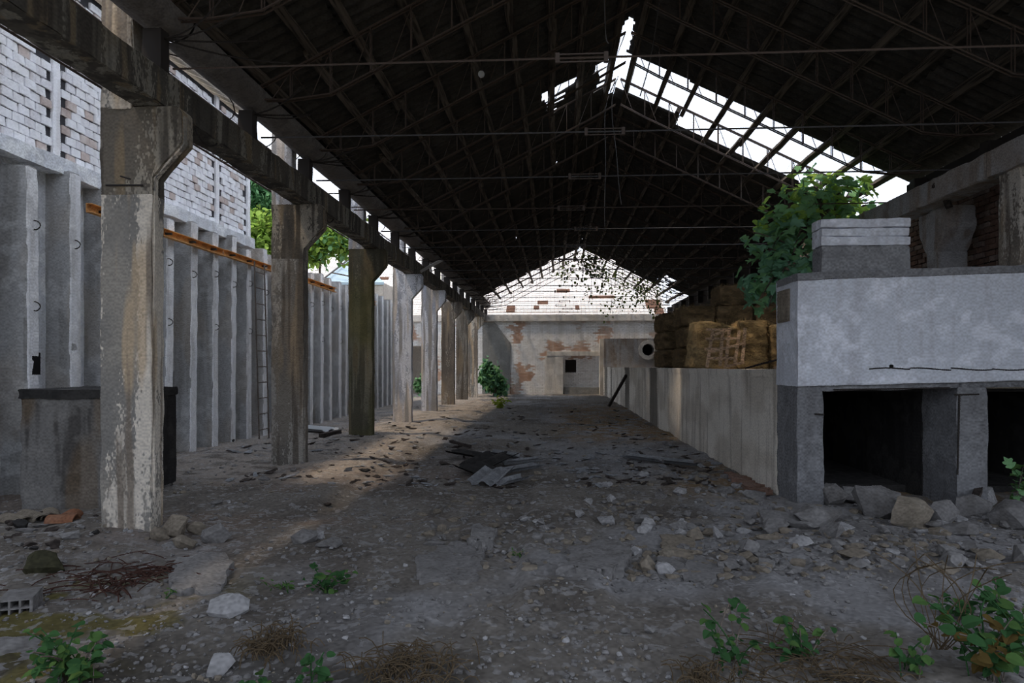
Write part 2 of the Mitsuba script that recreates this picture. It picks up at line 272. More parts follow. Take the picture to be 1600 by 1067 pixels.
# ---------------------------------------------------------------- roof
RX, RZ, SL = 1.3, 7.5, .5
EL, ER = -3.95, 6.6
def rz_at(x): return RZ - SL * abs(x - RX)
thing('ceiling', 'dark corrugated sheet roof on wooden purlins with a torn open strip', kind='structure')
W, Y0, NC, NR = 1.15, 2.75, 31, 4
def sheet(side, row, col, gap_a=None, gap_b=None, y_in=(0, 0), lift=0):
    """A corrugated sheet; gap_a / gap_b: lists of (from, to, depth) along the sheet's width that bite into its upper / lower edge."""
    xe = EL if side < 0 else ER
    L = abs(xe - RX) / NR; n = 36
    yy = np.linspace(Y0 + col * W + y_in[0], Y0 + (col + 1) * W + .05 - y_in[1], n + 1); t = np.linspace(0, 1, n + 1)
    a = np.full(n + 1, row * L - (.06 if row else -.02)); b = np.full(n + 1, (row + 1) * L + .06)
    a += .012 * rng.normal(); b += .02 * rng.normal()
    for g, arr, s in ((gap_a, a, 1), (gap_b, b, -1)):
        for (f, u, dpt) in g or ():
            k = (t >= f) & (t <= u); arr[k] += s * dpt * (1 + .12 * np.repeat(rng.normal(size=k.sum() // 5 + 1), 5)[:k.sum()])
    b = np.maximum(b, a + .02)
    off = .05 + .026 * np.cos(2 * np.pi * (yy - Y0) / (W / 6)) + .012 * (col % 2) + lift + rng.normal() * .004 + (.0 if row == 0 else .0)
    vs = []
    for th in (0, .008):
        for arr, sh in ((a, .014), (b, 0.0)):
            vs.append(np.stack([RX + side * arr, yy, RZ - SL * arr + off + th - sh + (.022 if arr is b else 0)], 1))
    v = np.vstack(vs); m = n + 1; k = np.arange(n)
    quad = lambda p, q: np.stack([p * m + k, p * m + k + 1, q * m + k + 1, q * m + k], 1)
    f = np.vstack([quad(0, 1), quad(2, 3)[:, ::-1], quad(1, 3), quad(0, 2)[:, ::-1]])
    return v, f
R2 = np.random.default_rng(3)
special = {}
for c in (9, 10):
    for r in range(NR): special[(1, r, c)] = None                                # the open strip on the right slope
special[(1, 0, 10)] = dict(y_in=(.62, 0)); special[(1, 0, 8)] = dict(gap_a=[(.0, 1, .10)]); special[(1, 0, 7)] = dict(gap_a=[(.3, 1, .05)])
special[(-1, 0, 9)] = dict(gap_a=[(0, 1, .12), (.1, .45, .35), (.5, .95, .25)], gap_b=[(.2, .5, .45), (.6, .9, .3)])
special[(-1, 0, 10)] = dict(gap_a=[(0, .8, .12), (.0, .3, .3)], gap_b=[(.1, .35, .12)]); special[(-1, 0, 8)] = dict(gap_a=[(.0, 1, .10)])
special[(-1, 1, 9)] = dict(gap_a=[(.15, .55, .30), (.6, .9, .22)]); special[(-1, 1, 10)] = dict(gap_a=[(.0, .3, .16)])
special[(-1, 1, 13)] = dict(gap_a=[(.1, .5, .10)]); special[(-1, 0, 13)] = dict(gap_a=[(0, .7, .06)], gap_b=[(.3, .8, .12)]); special[(-1, 2, 12)] = dict(gap_a=[(.4, .8, .09)])
special[(-1, 2, 16)] = dict(gap_b=[(.1, .8, .10)]); special[(-1, 1, 17)] = dict(gap_a=[(.3, .9, .13)]); special[(-1, 2, 19)] = dict(gap_a=[(.1, .6, .14)])
special[(1, 0, 20)] = dict(gap_a=[(.3, .6, .12)]); special[(1, 0, 23)] = dict(gap_a=[(.1, .6, .10)]); special[(1, 1, 22)] = dict(gap_a=[(.4, .6, .14)])
special[(-1, 2, 3)] = dict(gap_a=[(.42, .58, .13)])
for r in range(NR):
    for c in (28, 29, 30): special[(-1, r, c)] = special[(1, r, c)] = None
    special[(-1, r, 27)] = dict(gap_a=[(.3, 1, .2 + .2 * (r % 2))], gap_b=[(.6, 1, .4)])
special[(1, 1, 27)] = dict(gap_a=[(.1, .9, .5)])
for c in (25, 26, 27):
    special[(1, 2, c)] = dict(gap_b=[(.0, .7, .15 + .1 * (c % 3))], gap_a=[(.2, .6, .1)]); special[(1, 3, c)] = dict(gap_a=[(.1, 1, .25 + .1 * (c % 2))])
special[(1, 3, 27)] = None
for c in range(-2, NC):
    for side in (-1, 1):
        for r in range(NR):
            sp = special.get((side, r, c), {})
            if sp is None: continue
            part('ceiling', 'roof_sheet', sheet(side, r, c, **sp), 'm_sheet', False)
for c in range(-2, NC):
    if c in (8, 9, 10, 26, 28, 29, 30): continue
    y = Y0 + c * W
    part('ceiling', 'ridge_cap', roughen(prism([(RX - .2, RZ - .01), (RX, RZ + .095), (RX + .2, RZ - .01), (RX + .2, RZ + .005), (RX, RZ + .11), (RX - .2, RZ + .005)], y, y + W + .06), .4, .004), 'm_sheet')
# purlins
rows = [.16 + .585 * k for k in range(9)]
for side in (-1, 1):
    for rI, dx in enumerate(rows):
        y = 2.6 - 1.95 * (rI % 2)
        if y < 2: y += 1.95 if rI % 4 == 1 else 0
        y = max(y, 2.2) - 2.0
        first = True
        while y < 37.9:
            ln = 3.95 + .3 if first and rI % 2 else 5.9 + .25 if first else 3.9 + .25
            y1 = min(y + ln, 38.2); first = False
            x = RX + side * (dx + .04 * (len(labels) % 2)) + .03 * R2.normal()
            z = rz_at(x) - .055
            m = roughen(bar((x, y, z + .015 * R2.normal()), (x + .025 * R2.normal(), y1, z + .015 * R2.normal()), .085 + .02 * R2.random(), .095, up=(side * SL, 0, 1)), .5, .012, 2.5, seed=rI)
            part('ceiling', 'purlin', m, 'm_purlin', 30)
            y = y1 - .25
# trusses
def truss(n, y, label):
    t = thing('roof_truss', label, 'truss', 'steel lattice roof trusses')
    for side, xe in ((-1, -3.72), (1, 6.25)):
        nm = 11; xx = np.linspace(RX + side * .05, xe, nm)
        top = np.stack([xx, 0 * xx + y, np.array([rz_at(x) for x in xx]) - .115], 1)
        dep = np.full(nm, .55); dep[0] = .52; dep[-1] = .10; dep[-2] = .36
        bot = top - np.stack([0 * dep, 0 * dep, dep], 1)
        mid = (bot[1:] + bot[:-1]) / 2
        for o in (-.03, .03):
            part(t, 'top_chord', tube(top + [0, o, 0], .014, 5), 'm_steel')
        for o in (-.03, .03):
            part(t, 'bottom_chord', tube(bot + [0, o, 0], .012, 5), 'm_steel')
        zig = []
        for k in range(nm - 1): zig += [top[k], (bot[k] + bot[k + 1]) / 2]
        zig.append(top[-1])
        part(t, 'web_bar', tube(zig, .008, 4), 'm_steel')
        for k in range(1, nm - 1):
            for o in (-.03, .03):
                part(t, 'strut', bar(top[k] + [0, o, 0], bot[k] + [0, o, 0], .012), 'm_steel')
    sag = .03 * rng.random()
    zt = 4.31
    xs_ = np.linspace(-3.6, 6.2, 15); pts = np.stack([xs_, 0 * xs_ + y, zt - sag * np.sin(np.linspace(0, np.pi, 15)) + .012 * (xs_ + 3.6) * 0], 1)
    rod = part(t, 'tie_rod', tube(pts, .010, 5), 'm_cable' if n % 3 else 'm_steel')
    xb = .25 + .5 * ((n * 37) % 10) / 10
    fr = cat([bar((xb - .22, y, zt - sag + s * .035), (xb + .22, y, zt - sag + s * .035), .012) for s in (-1, 1)] + [box(xb + s * .22 - .02, xb + s * .22 + .02, y - .02, y + .02, zt - sag - .045, zt - sag + .045) for s in (-1, 1)])
    put(numbered(rod + '__turnbuckle'), fr, 'm_steel')
    part(t, 'bearing_block', roughen(box(-3.86, -3.68, y - .07, y + .07, 4.285, 4.62 + .06 * rng.random()), .12, .015, 4), 'm_steel_dark')
    part(t, 'bearing_block', roughen(box(6.12, 6.38, y - .09, y + .09, 4.2, 4.7), .2, .015, 4), 'm_steel_dark')
    for s in range(4):
        a = rng.uniform(-1, 1, 3); p0 = np.array([-3.7, y, 4.6])
        part(t, 'loose_bar', tube(smoothpath([p0, p0 + [.35, .25 * a[0], .06 * a[1]], p0 + [.75 + .3 * a[2], .7 * a[0], .12 * a[1] + .1]], 8), .009, 4), 'm_steel_dark')
ORD = ['first', 'second', 'third', 'fourth', 'fifth', 'sixth', 'seventh', 'eighth', 'ninth', 'tenth', 'eleventh', 'twelfth', 'thirteenth', 'fourteenth', 'fifteenth', 'sixteenth', 'seventeenth', 'eighteenth']
for n in range(17):
    extra = ''
    truss(n, 6.25 + 1.95 * n, f'dark steel lattice roof truss with tie rod, {ORD[n]} from the camera' + extra)
# eave gutter in sections, left
for k in range(9):
    y0 = 2.6 + 3.9 * k; th = np.linspace(math.pi * 1.02, math.pi * 1.98, 12)
    cx, cz = -3.74, 4.86
    outer = [(cx + .235 * math.cos(a), cz + .19 * math.sin(a)) for a in th]; inner = [(cx + .22 * math.cos(a), cz + .175 * math.sin(a)) for a in th[::-1]]
    g = thing('eave_gutter', f'dark half round asbestos eave gutter, {ORD[k]} length from the camera along the left eave', 'gutter', 'gutter lengths along the left eave')
    m = roughen(prism(outer + inner, y0, y0 + 3.85), .5, .012, 1.5, seed=k)
    put(g, m, 'm_gutter', 40)

lg = thing('lattice_girder', 'rusty lattice of thin bars running along the gap between left beam and eave', 'girder')
for (x, z) in ((-4.35, 4.42), (-4.75, 4.42), (-4.55, 4.95)): part(lg, 'chord', tube([(x, 3, z), (x, 20, z + .03), (x, 37, z)], .016, 5), 'm_steel')
for (xa, za), (xb, zb_) in (((-4.35, 4.42), (-4.55, 4.95)), ((-4.75, 4.42), (-4.55, 4.95)), ((-4.35, 4.42), (-4.75, 4.42))):
    part(lg, 'web_bar', tube([((xa, xb)[n % 2], 3 + .38 * n, (za, zb_)[n % 2]) for n in range(90)], .009, 4), 'm_steel')
for k in range(16):
    y = 5.5 + 1.3 * k; a = rng.uniform(-1, 1, 4)
    part(lg, 'loose_bar', tube(smoothpath([(-4.6, y, 4.45), (-4.2 + .1 * a[0], y + .5 * a[1], 4.7 + .1 * a[2]), (-3.9, y + 1.0 * a[3], 4.75)], 8), .008, 4), 'm_steel_dark')

# ---------------------------------------------------------------- left columns and beams
CY = [6.2 + 3.9 * k for k in range(9)]
CX0, CX1, TIP = -4.28, -3.78, -3.49
colmat = ['m_col_white', 'm_col_grey', 'm_col_moss', 'm_col_blue', 'm_col_blue', 'm_col_brown', 'm_col_grey', 'm_col_white', 'm_col_white']
collab = ['nearest left column, tan and white flaking concrete with a stepped corbel', 'grey brown weathered concrete column, second from the camera on the left',
          'dark green mossy concrete column, third on the left', 'grey concrete column with a white paint run, fourth on the left',
          'smooth pale bluish concrete column, fifth on the left', 'rough mottled blue grey concrete column, sixth on the left', 'brown stained concrete column, seventh on the left',
          'white mottled concrete column, eighth on the left', 'farthest pale cream concrete column on the left by the green bush']
for k, y in enumerate(CY):
    c = thing('concrete_column', collab[k], 'column')
    dep = .2
    prof = [(CX0, -.12), (CX1, -.12), (CX1, 3.28), (TIP, 3.60), (TIP, 3.90), (TIP - .04, 3.945), (CX0, 3.945)]
    if k < 2:
        zs = 3.12
        part(c, 'shaft', roughen(prism([(CX0, -.12), (CX1, -.12), (CX1, zs), (CX0, zs)], y, y + dep), .09, .016, 3.5, .012, seed=k), colmat[k], 35)
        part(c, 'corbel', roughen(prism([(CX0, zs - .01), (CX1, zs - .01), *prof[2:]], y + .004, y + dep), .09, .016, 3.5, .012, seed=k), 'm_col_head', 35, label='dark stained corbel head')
    else: part(c, 'shaft', roughen(prism(prof, y, y + dep), .09 if k < 3 else .2, .016, 3.5, .012, seed=k), colmat[k], 35)
    part(c, 'upper_shaft', roughen(box(CX0, -3.965, y + .01, y + dep, 3.93, 5.15), .12, .02, 3, .015, seed=k + 20), 'm_col_blue' if k else 'm_col_white', 35)
    if k < 3:
        part(c, 'chamfer_strip', roughen(prism([(CX1 - .03, .25), (CX1 + .012, .25), (CX1 + .012, 3.27), (TIP + .012, 3.59), (TIP + .012, 3.86), (TIP - .03, 3.86), (TIP - .03, 3.62), (CX1 - .03, 3.31)], y + .03, y + .085), .09, .007, 4, seed=k), colmat[k], 35)
    if k == 0:
        part(c, 'rebar', tube([(CX0 + .06, y - .008, 3.205), (CX1 - .08, y - .008, 3.20)], .009), 'm_steel_dark')
        part(c, 'rebar', tube([(CX0 + .20, y - .008, 3.29), (CX0 + .3, y - .01, 3.26)], .007), 'm_steel_dark')
for k in range(-1, 8):
    y0, y1 = (CY[k] if k >= 0 else 2.3) + .12, CY[k + 1] + .1
    b = thing('crane_beam', 'blackened concrete beam length running from the top left corner to the nearest column' if k < 0 else f'blackened concrete beam length spanning from the {ORD[k]} to the {ORD[k+1]} left column', 'beam', 'beam lengths along the left columns')
    dx = .02 * math.sin(k * 2.3)
    put(b, roughen(box(-3.945 + dx, -3.655 + dx, y0, y1 - .015, 3.955, 4.285), .10, .022, 3.2, .025, seed=60 + k), 'm_beam', 35)
    if 0 <= k < 4:
        part(b, 'hanging_rebar', tube(smoothpath([(-3.7 + dx, y0 + .5, 3.97), (-3.68 + dx, y0 + .6, 3.86), (-3.69 + dx, y0 + .85, 3.88), (-3.7 + dx, y0 + 1.0, 3.97)], 10), .008), 'm_steel_dark')
pl = thing('loose_metal_strip', 'pale bent metal strip sticking out over the left beam into the hall', 'metal strip')
p = at(650, 428, 18.7); q_ = at(689, 407, 18.0); put(pl, bar(p, q_, .16, .012), 'm_pale_metal')

# ---------------------------------------------------------------- left wall: ribbed panels, ring beam, brick
thing('wall_left', 'ribbed concrete panel wall with whitewashed brick above', kind='structure')
RY = [7.58 + .71 * k for k in range(-5, 29)]
for k, y in enumerate(RY):
    h = 3.92 + .05 * rng.normal(); lean = .012 * rng.normal()
    th = .14 + .03 * rng.random(); tip = -6.10 + .015 * rng.normal()
    prof = sg.Polygon([(-6.43, y - .05), (-6.43, y + th + .03), (tip, y + th), (tip, y)])
    m = trimesh.creation.extrude_polygon(prof, h + .15, engine='earcut'); m.vertices -= [0, 0, .15]
    m = roughen(m, .13 if k < 16 else .3, .013, 3, .02, seed=100 + k)
    v = np.array(m.vertices); v[:, 1] += lean * v[:, 2]; m.vertices = v
    r = part('wall_left', 'rib', m, 'm_rib', 35)
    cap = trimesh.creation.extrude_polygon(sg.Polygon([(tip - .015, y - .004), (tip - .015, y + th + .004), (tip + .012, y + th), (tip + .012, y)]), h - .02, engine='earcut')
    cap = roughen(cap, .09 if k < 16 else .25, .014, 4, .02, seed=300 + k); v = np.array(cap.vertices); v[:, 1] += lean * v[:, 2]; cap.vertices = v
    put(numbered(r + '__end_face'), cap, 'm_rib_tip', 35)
    if k < 22:
        for zz in ((3.15, 2.2) if k % 2 else (3.05,)):
            hk = smoothpath([(tip - .01, y + .06, zz + .05), (tip + .06, y + .05, zz + .04), (tip + .09, y + .05, zz), (tip + .05, y + .05, zz - .05), (tip + .01, y + .05, zz - .05)], 10)
            put(numbered(r + '__lifting_hook'), tube(hk, .007, 5), 'm_steel_dark')
    part('wall_left', 'panel', roughen(box(-6.52, -6.41, y, y + .70, -.12, 3.95), .35, .01, 2, .01, seed=k), 'm_panel', 35)
BYE = 13.79
part('wall_left', 'dark_socket', box(-6.14, -6.075, 7.60, 7.73, 1.40, 1.66), 'm_black')  # solid black box, painting the shade inside a hole
part('wall_left', 'ring_beam', roughen(box(-6.52, -6.20, 3.8, BYE + .02, 3.93, 4.13), .11, .02, 2.5, .02, seed=5), 'm_panel', 35, label='whitewashed concrete ring beam')
part('wall_left', 'mortar_bed', box(-6.5, -6.33, 3.8, BYE - .03, 4.1, 6.55), 'm_mortar')
for yy in (8.28, 12.42, BYE - .06):
    part('wall_left', 'pilaster', roughen(box(-6.5, -6.285, yy - .06, yy + .06, 4.1, 6.55), .15, .012, 3, .01, seed=int(yy)), 'm_white_brick', 35, label='whitewashed concrete pilaster')
def brick_wall(owner, axis_x, y0, y1, z0, z1, pl_, ph, mats, seed, face, skip=lambda y, z: False, depth=.05, most=300, drop=.0):
    r = np.random.default_rng(seed); cand = []
    for k in range(int((z1 - z0) / ph)):
        o = (k % 2) * pl_ / 2
        for j in range(-1, int((y1 - y0) / pl_) + 1):
            y, z = y0 + o + (j + .5) * pl_, z0 + (k + .5) * ph
            if y - pl_ / 2 < y0 - .02 or y + pl_ / 2 > y1 + .02 or skip(y, z) or r.random() < drop: continue
            pr = proj([axis_x, y, z])[0]
            vis = -20 < pr[0] < 1620 and -20 < pr[1] < 1087 and pr[2] > 0
            cand.append((-(abs(axis_x) / pr[2] ** 3) if vis else 1.0, y, z, r.integers(0, 10 ** 6)))
    cand.sort()
    lib, rest = {}, []
    for n, (_, y, z, sd) in enumerate(cand):
        rr = np.random.default_rng(sd); mt = mats[rr.integers(0, len(mats))]; var = rr.integers(0, 5)
        key = (mt, var)
        if key not in lib:
            rv = np.random.default_rng(1000 * seed + var)
            gy, gz_ = pl_ * (.92 - .03 * rv.random()), ph * (.88 - .05 * rv.random())
            b = trimesh.creation.box((depth, gy, gz_)); v = np.array(b.vertices); v += rv.uniform(-1, 1, v.shape) * [.005, .007, .005]; b = trimesh.Trimesh(v, b.faces, process=False)
            lib[key] = (b, mikit.ply(b, mt))
        off = rr.uniform(-.012, .012)
        if n < most: part(owner, 'brick', lib[key][1], None, to_world=T().translate([float(axis_x + off), float(y), float(z)]).rotate([1, 0, 0], float(rr.normal() * .8)))
        else:
            b = lib[key][0].copy(); b.apply_translation([axis_x + off, y, z]); rest.append((mt, b))
    for mt in sorted(set(m for m, _ in rest)): part(owner, 'farther_bricks', cat([b for m, b in rest if m == mt]), mt, kind='stuff')
skipb = lambda y, z: min(abs(y - 8.28), abs(y - 12.42), abs(y - BYE + .06)) < .13
brick_wall('wall_left', -6.33, 3.9, BYE - .12, 4.14, 6.5, .176, .116, ['m_white_brick'] * 6 + ['m_white_brick_grey'] * 2 + ['m_white_brick_bare'], 1, 1, skipb, drop=.012)
part('wall_left', 'tall_gable', box(-9.5, -6.36, -3, 7.0, -.1, 9.5), 'm_white_brick')  # unseen tall block, added to keep the sun off the near floor
# eave tiles of the building behind the brick
for k in range(24):
    part('wall_left', 'eave_tile', roughen(bar((-6.12, 4.2 + .41 * k, 6.58), (-7.4, 4.2 + .41 * k, 7.15), .36, .04), 1.0, .01), 'm_house_wall')
# rusty channel rail along the ribs
for k in range(8):
    y0 = 7.95 + 2.13 * k if k else 8.52; y1 = 7.95 + 2.13 * (k + 1) - .03
    if k in (5, 7): continue
    ch = thing('rusty_channel_rail', f'orange rusted steel channel bolted across the concrete ribs, {ORD[k if k < 5 else 5]} length from the left', 'steel channel', 'rusted channel lengths on the ribbed wall')
    zc = 3.56 + .01 * k
    prof = [(-6.08, zc - .06), (-6.00, zc - .06), (-6.00, zc - .05), (-6.07, zc - .05), (-6.07, zc + .05), (-6.00, zc + .05), (-6.00, zc + .06), (-6.08, zc + .06)]
    part(ch, 'channel', prism(prof, y0, y1), 'm_rust')
    for yy in np.arange(y0 + .25, y1 - .1, .71): part(ch, 'bolt', bar((-6.09, yy, zc), (-5.97, yy, zc), .03), 'm_steel_dark')
# ladder
ld = thing('steel_ladder', 'thin rusty steel ladder standing against the ribbed wall behind the second column', 'ladder')
p = at(413, 690, 13.55); lx, ly = p[0], p[1]
for s in (-.19, .19): part(ld, 'rail', tube([(lx, ly + s * 1.2, -.05), (lx - .1, ly + s * 1.2, 3.55)], .013, 6), 'm_bark')
for k in range(11): part(ld, 'rung', tube([(lx - .028 * (k * .32 + .2), ly - .228, .25 + .31 * k), (lx - .028 * (k * .32 + .2), ly + .228, .25 + .31 * k)], .011, 5), 'm_bark')
# concrete tank
tk = thing('concrete_tank', 'low concrete tank with tarred black rim behind the nearest column', 'tank')
part(tk, 'body', roughen(box(-5.75, -4.66, 7.02, 8.1, -.12, 1.16), .09, .02, 3, .02, seed=9), 'm_tank', 35)
part(tk, 'tar_rim', roughen(box(-5.77, -4.62, 7.0, 8.14, 1.15, 1.25), .09, .018, 5, .02, seed=10), 'm_tar', 35, label='tarred black rim')
part(tk, 'tarred_side', roughen(box(-4.675, -4.635, 7.2, 8.12, .08, 1.17), .1, .012, 3, .01, seed=11), 'm_tar', 35, label='black tarred side')  # thin near-black sheet over the right side of the tank

# ---------------------------------------------------------------- right side: block, platform, wall, beam
import manifold3d as m3
def man(m): return m3.Manifold(m3.Mesh(np.asarray(m.vertices, np.float32), np.asarray(m.faces, np.uint32)))
def unman(m): a = m.to_mesh(); return trimesh.Trimesh(a.vert_properties[:, :3], a.tri_verts)
PX = 2.61; BF, BB = 7.51, 8.22
tun = [box(2.90, 4.28, 7.0, 12.5, -.3, 1.22), box(4.60, 6.0, 7.0, 12.5, -.3, 1.22)]
blk = thing('loading_block', 'tall grey concrete block wall with two dark square openings at its foot', 'concrete block')
top = man(box(PX, 6.6, BF, BB, 1.28, 2.48)); low = man(box(PX + .012, 6.6, BF + .045, BB, -.15, 1.281))
for t_ in tun: low = low - man(t_)
def tilt(m):
    v = np.array(m.vertices); v[:, 2] += .028 * (v[:, 0] - PX) * np.clip((v[:, 2] - .9) / .3, 0, 1); m.vertices = v; return m
part(blk, 'rendered_wall', tilt(roughen(unman(top), .10, .012, 3, .018, seed=12)), 'm_block', 35, label='smooth bluish rendered face')
part(blk, 'bare_frame', tilt(roughen(unman(low), .09, .02, 4, .02, seed=13)), 'm_block_raw', 35, label='rough unrendered frame round the openings')
part(blk, 'top_lip', tilt(roughen(box(PX - .005, 6.6, BF - .02, BB, 2.42, 2.50), .08, .014, 5, .02, seed=14)), 'm_block_raw', 35)
for k in range(5):
    xa = 3.35 + .42 * k; part(blk, 'crack', tube([(xa + .42 * t / 5, BF - .012, 1.47 + .012 * math.sin(7 * t + k)) for t in range(6)], .006, 4), 'm_tar')
for pp, qq in (((3.0, 1.235), (4.2, 1.225)), ((4.25, 1.15), (4.5, 1.15)), ((4.28, .3), (4.30, 1.15)), ((2.8, .98), (2.9, .97))):
    part(blk, 'rebar', tube([(pp[0], BF + .03, pp[1] + .028 * (pp[0] - PX)), (qq[0], BF + .03, qq[1] + .028 * (qq[0] - PX))], .009), 'm_steel_dark')
part(blk, 'drain_hole', trimesh.creation.cylinder(.018, .03, sections=12, transform=trimesh.transformations.translation_matrix([3.58, BF - .005, 1.5]) @ trimesh.transformations.rotation_matrix(math.pi / 2, [1, 0, 0])), 'm_black')
pm = part(blk, 'tiled_patch', roughen(box(PX - .02, PX + .01, 7.75, 8.12, 2.0, 2.36), .1, .006, 6), 'm_stone_tan', 35, label='small tan ribbed tile patch')
for k in range(3): put(numbered(pm + '__tile_rib'), box(PX - .03, PX - .015, 7.77 + .12 * k, 7.85 + .12 * k, 2.02, 2.34), 'm_stone_tan')
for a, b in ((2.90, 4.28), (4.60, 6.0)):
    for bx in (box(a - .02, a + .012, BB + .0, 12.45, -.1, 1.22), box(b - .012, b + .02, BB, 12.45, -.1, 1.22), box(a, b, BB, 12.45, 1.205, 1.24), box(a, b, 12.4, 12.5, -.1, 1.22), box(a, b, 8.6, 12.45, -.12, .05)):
        part(blk, 'tunnel_lining', bx, 'm_tar', label='soot black tunnel lining')  # near-black sheets added inside the tunnels, painting their deep shade
plat = thing('loading_platform', 'long stained concrete loading platform running back along the right side', 'platform')
pmh = man(box(PX, 6.31, BB + .005, 36.86, -.15, 1.44))
for t_ in tun: pmh = pmh - man(t_)
part(plat, 'body', roughen(unman(pmh), .35, .012, 2, .012, seed=15), 'm_platform', 35)
part(plat, 'edge_strip', roughen(box(PX - .012, PX + .12, BB + .02, 36.9, 1.36, 1.455), .16, .014, 4, .015, seed=16), 'm_platform', 35)
ub = thing('board_marked_block', 'board marked grey concrete block standing on top of the block wall', 'concrete block')
zb = 2.50
for k, (h, e) in enumerate(((.30, .0), (.10, .004), (.09, -.004), (.10, .005))):
    part(ub, 'layer', roughen(box(2.88 - e, 3.80 + e + 0, 7.56 - e, 7.84, zb, zb + h - .004), .07, .014, 5, .015, seed=30 + k), 'm_block_raw' if k == 0 else 'm_block', 35)
    zb += h
# right columns, beam and brick wall
thing('wall_right', 'dark brick wall behind the right columns', kind='structure')
part('wall_right', 'mortar_bed', box(6.33, 6.62, 4, 12.7, 1.0, 4.75), 'm_mortar_dark'); part('wall_right', 'mortar_bed', box(6.33, 6.62, 12.7, 15.6, 1.0, 3.7), 'm_mortar_dark')
part('wall_right', 'mortar_bed', box(6.33, 6.62, 15.6, 37.4, 1.0, 4.8), 'm_mortar_dark')
brick_wall('wall_right', 6.33, 7.2, 15.5, 2.5, 4.2, .26, .085, ['m_red_brick'] * 3 + ['m_red_brick_pale'], 2, -1, depth=.06, skip=lambda y, z: y > 12.6 and z > 3.7)
rc = thing('concrete_column', 'grey concrete column with double corbel under the right beam', 'column')
prof = sg.Polygon([(10.50, 1.4), (10.80, 1.4), (10.80, 3.2), (11.02, 3.5), (11.02, 3.84), (10.28, 3.84), (10.28, 3.5), (10.50, 3.2)])
m = trimesh.creation.extrude_polygon(prof, .42, engine='earcut'); v = np.array(m.vertices); m.vertices = np.stack([5.68 + v[:, 2], v[:, 0], v[:, 1]], 1); m.fix_normals()
part(rc, 'shaft', roughen(m, .10, .015, 4, .02, seed=70), 'm_beam_right', 35)
bp = thing('bent_pipe', 'short brown bent pipe hanging over the right column corbel', 'pipe')
put(bp, tube(smoothpath([at(1459, 289, 9.75), at(1468, 294, 9.7), at(1477, 308, 9.68), at(1484, 325, 9.68)], 12), .045, 10), 'm_dark_wood', 40)
for k, (y0, y1) in enumerate(((3.9, 8.9), (8.9, 10.65), (10.65, 14.5), (14.5, 18.0))):
    b = thing('crane_beam', ['pale grey concrete beam length at the right edge above the openings', 'pale concrete beam length over the double corbel right column', 'rust streaked concrete beam length beyond the right column', 'far concrete beam length on the right behind the fig tree'][k], 'beam', 'beam lengths along the right side')
    put(b, roughen(box(5.40, 5.75, y0 + .01, y1 - .01, 3.85, 4.18), .12, .015, 3, .03, seed=80 + k), 'm_beam_right', 35)
pier = thing('brick_pier', 'peeling rendered pier with exposed red brick at the right edge', 'pier')
part(pier, 'render', roughen(box(5.45, 6.1, 8.35, 8.75, 1.4, 3.83), .1, .02, 3, .02, seed=90), 'm_col_brown', 35)
for k in range(11):
    for j in range(2 if k % 2 else 3):
        x0 = 5.66 + (j + .5 * (k % 2)) * .15
        if k < 3 and j == 0: continue
        part(pier, 'brick', roughen(box(x0, x0 + .138, 8.315, 8.40, 2.75 + .09 * k, 2.75 + .09 * k + .078), .2, .006, 9, seed=k), 'm_red_brick' if (k + j) % 3 else 'm_red_brick_pale')

# ---------------------------------------------------------------- back wall and the world beyond
BY = 37.0
thing('wall_back', 'worn whitewashed brick end wall with a bricked recess', kind='structure')
outer = sg.box(-8.45, -.15, 5.75, 4.0).difference(sg.box(.48, -.2, 2.42, 2.05)).difference(sg.box(-8.3, -.2, -6.9, 2.6))
part('wall_back', 'brickwork', prism(outer, BY, BY + .35), 'm_brickwork')
rec = sg.box(.3, -.15, 2.6, 2.3).difference(sg.box(.60, 1.15, 1.2, 1.85))
part('wall_back', 'recess', prism(rec, BY + .55, BY + .75), 'm_brickwork')
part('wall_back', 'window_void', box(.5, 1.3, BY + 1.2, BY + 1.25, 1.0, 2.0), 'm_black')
part('wall_back', 'ring_beam', roughen(box(-8.45, 5.85, BY - .12, BY + .4, 3.93, 4.27), .3, .02, 2, .03, seed=3), 'm_ring', 35, label='concrete ring beam')
part('wall_back', 'lintel', roughen(box(-.4, 2.5, BY - .05, BY + .1, 2.05, 2.3), .2, .012, 3, .01, seed=4), 'm_ring', 35)
part('wall_back', 'plaster_pier', roughen(box(-.5, .48, BY - .03, BY + .1, 0, 2.07), .2, .015, 3, .02, seed=5), 'm_ring', 35)
part('wall_back', 'recess_sill', roughen(box(.5, 2.42, BY + .1, BY + .6, -.1, .35), .2, .02, 3), 'm_plaster_grey', 35)
part('wall_back', 'plaster_patch', roughen(prism([(-3.9, -.1), (-2.4, -.1), (-2.4, 2.8), (-3.2, 3.85), (-3.9, 3.9)], BY - .07, BY + .05), .3, .02, 3), 'm_plaster_grey', 35, label='dark grey plaster patch')
part('wall_back', 'platform_return', roughen(box(2.42, 2.60, BY - .5, BY + .3, -.1, 2.95), .2, .015, 3), 'm_platform', 35)
fb = thing('furnace_box', 'stained concrete box with a round black hole against the back wall', 'concrete box')
hole = sg.Point(4.92, 2.36).buffer(.31, 24)
part(fb, 'body', roughen(prism(sg.box(2.62, 1.43, 5.6, 2.95).difference(hole), BY - .80, BY - .14), .25, .012, 3, seed=6), 'm_beam_right', 35)
part(fb, 'hole_collar', prism(sg.Point(4.92, 2.36).buffer(.52, 24).difference(hole), BY - .85, BY - .78), 'm_ring')
part(fb, 'hole_back', prism(sg.Point(4.92, 2.36).buffer(.32, 24), BY - .12, BY - .09), 'm_black')
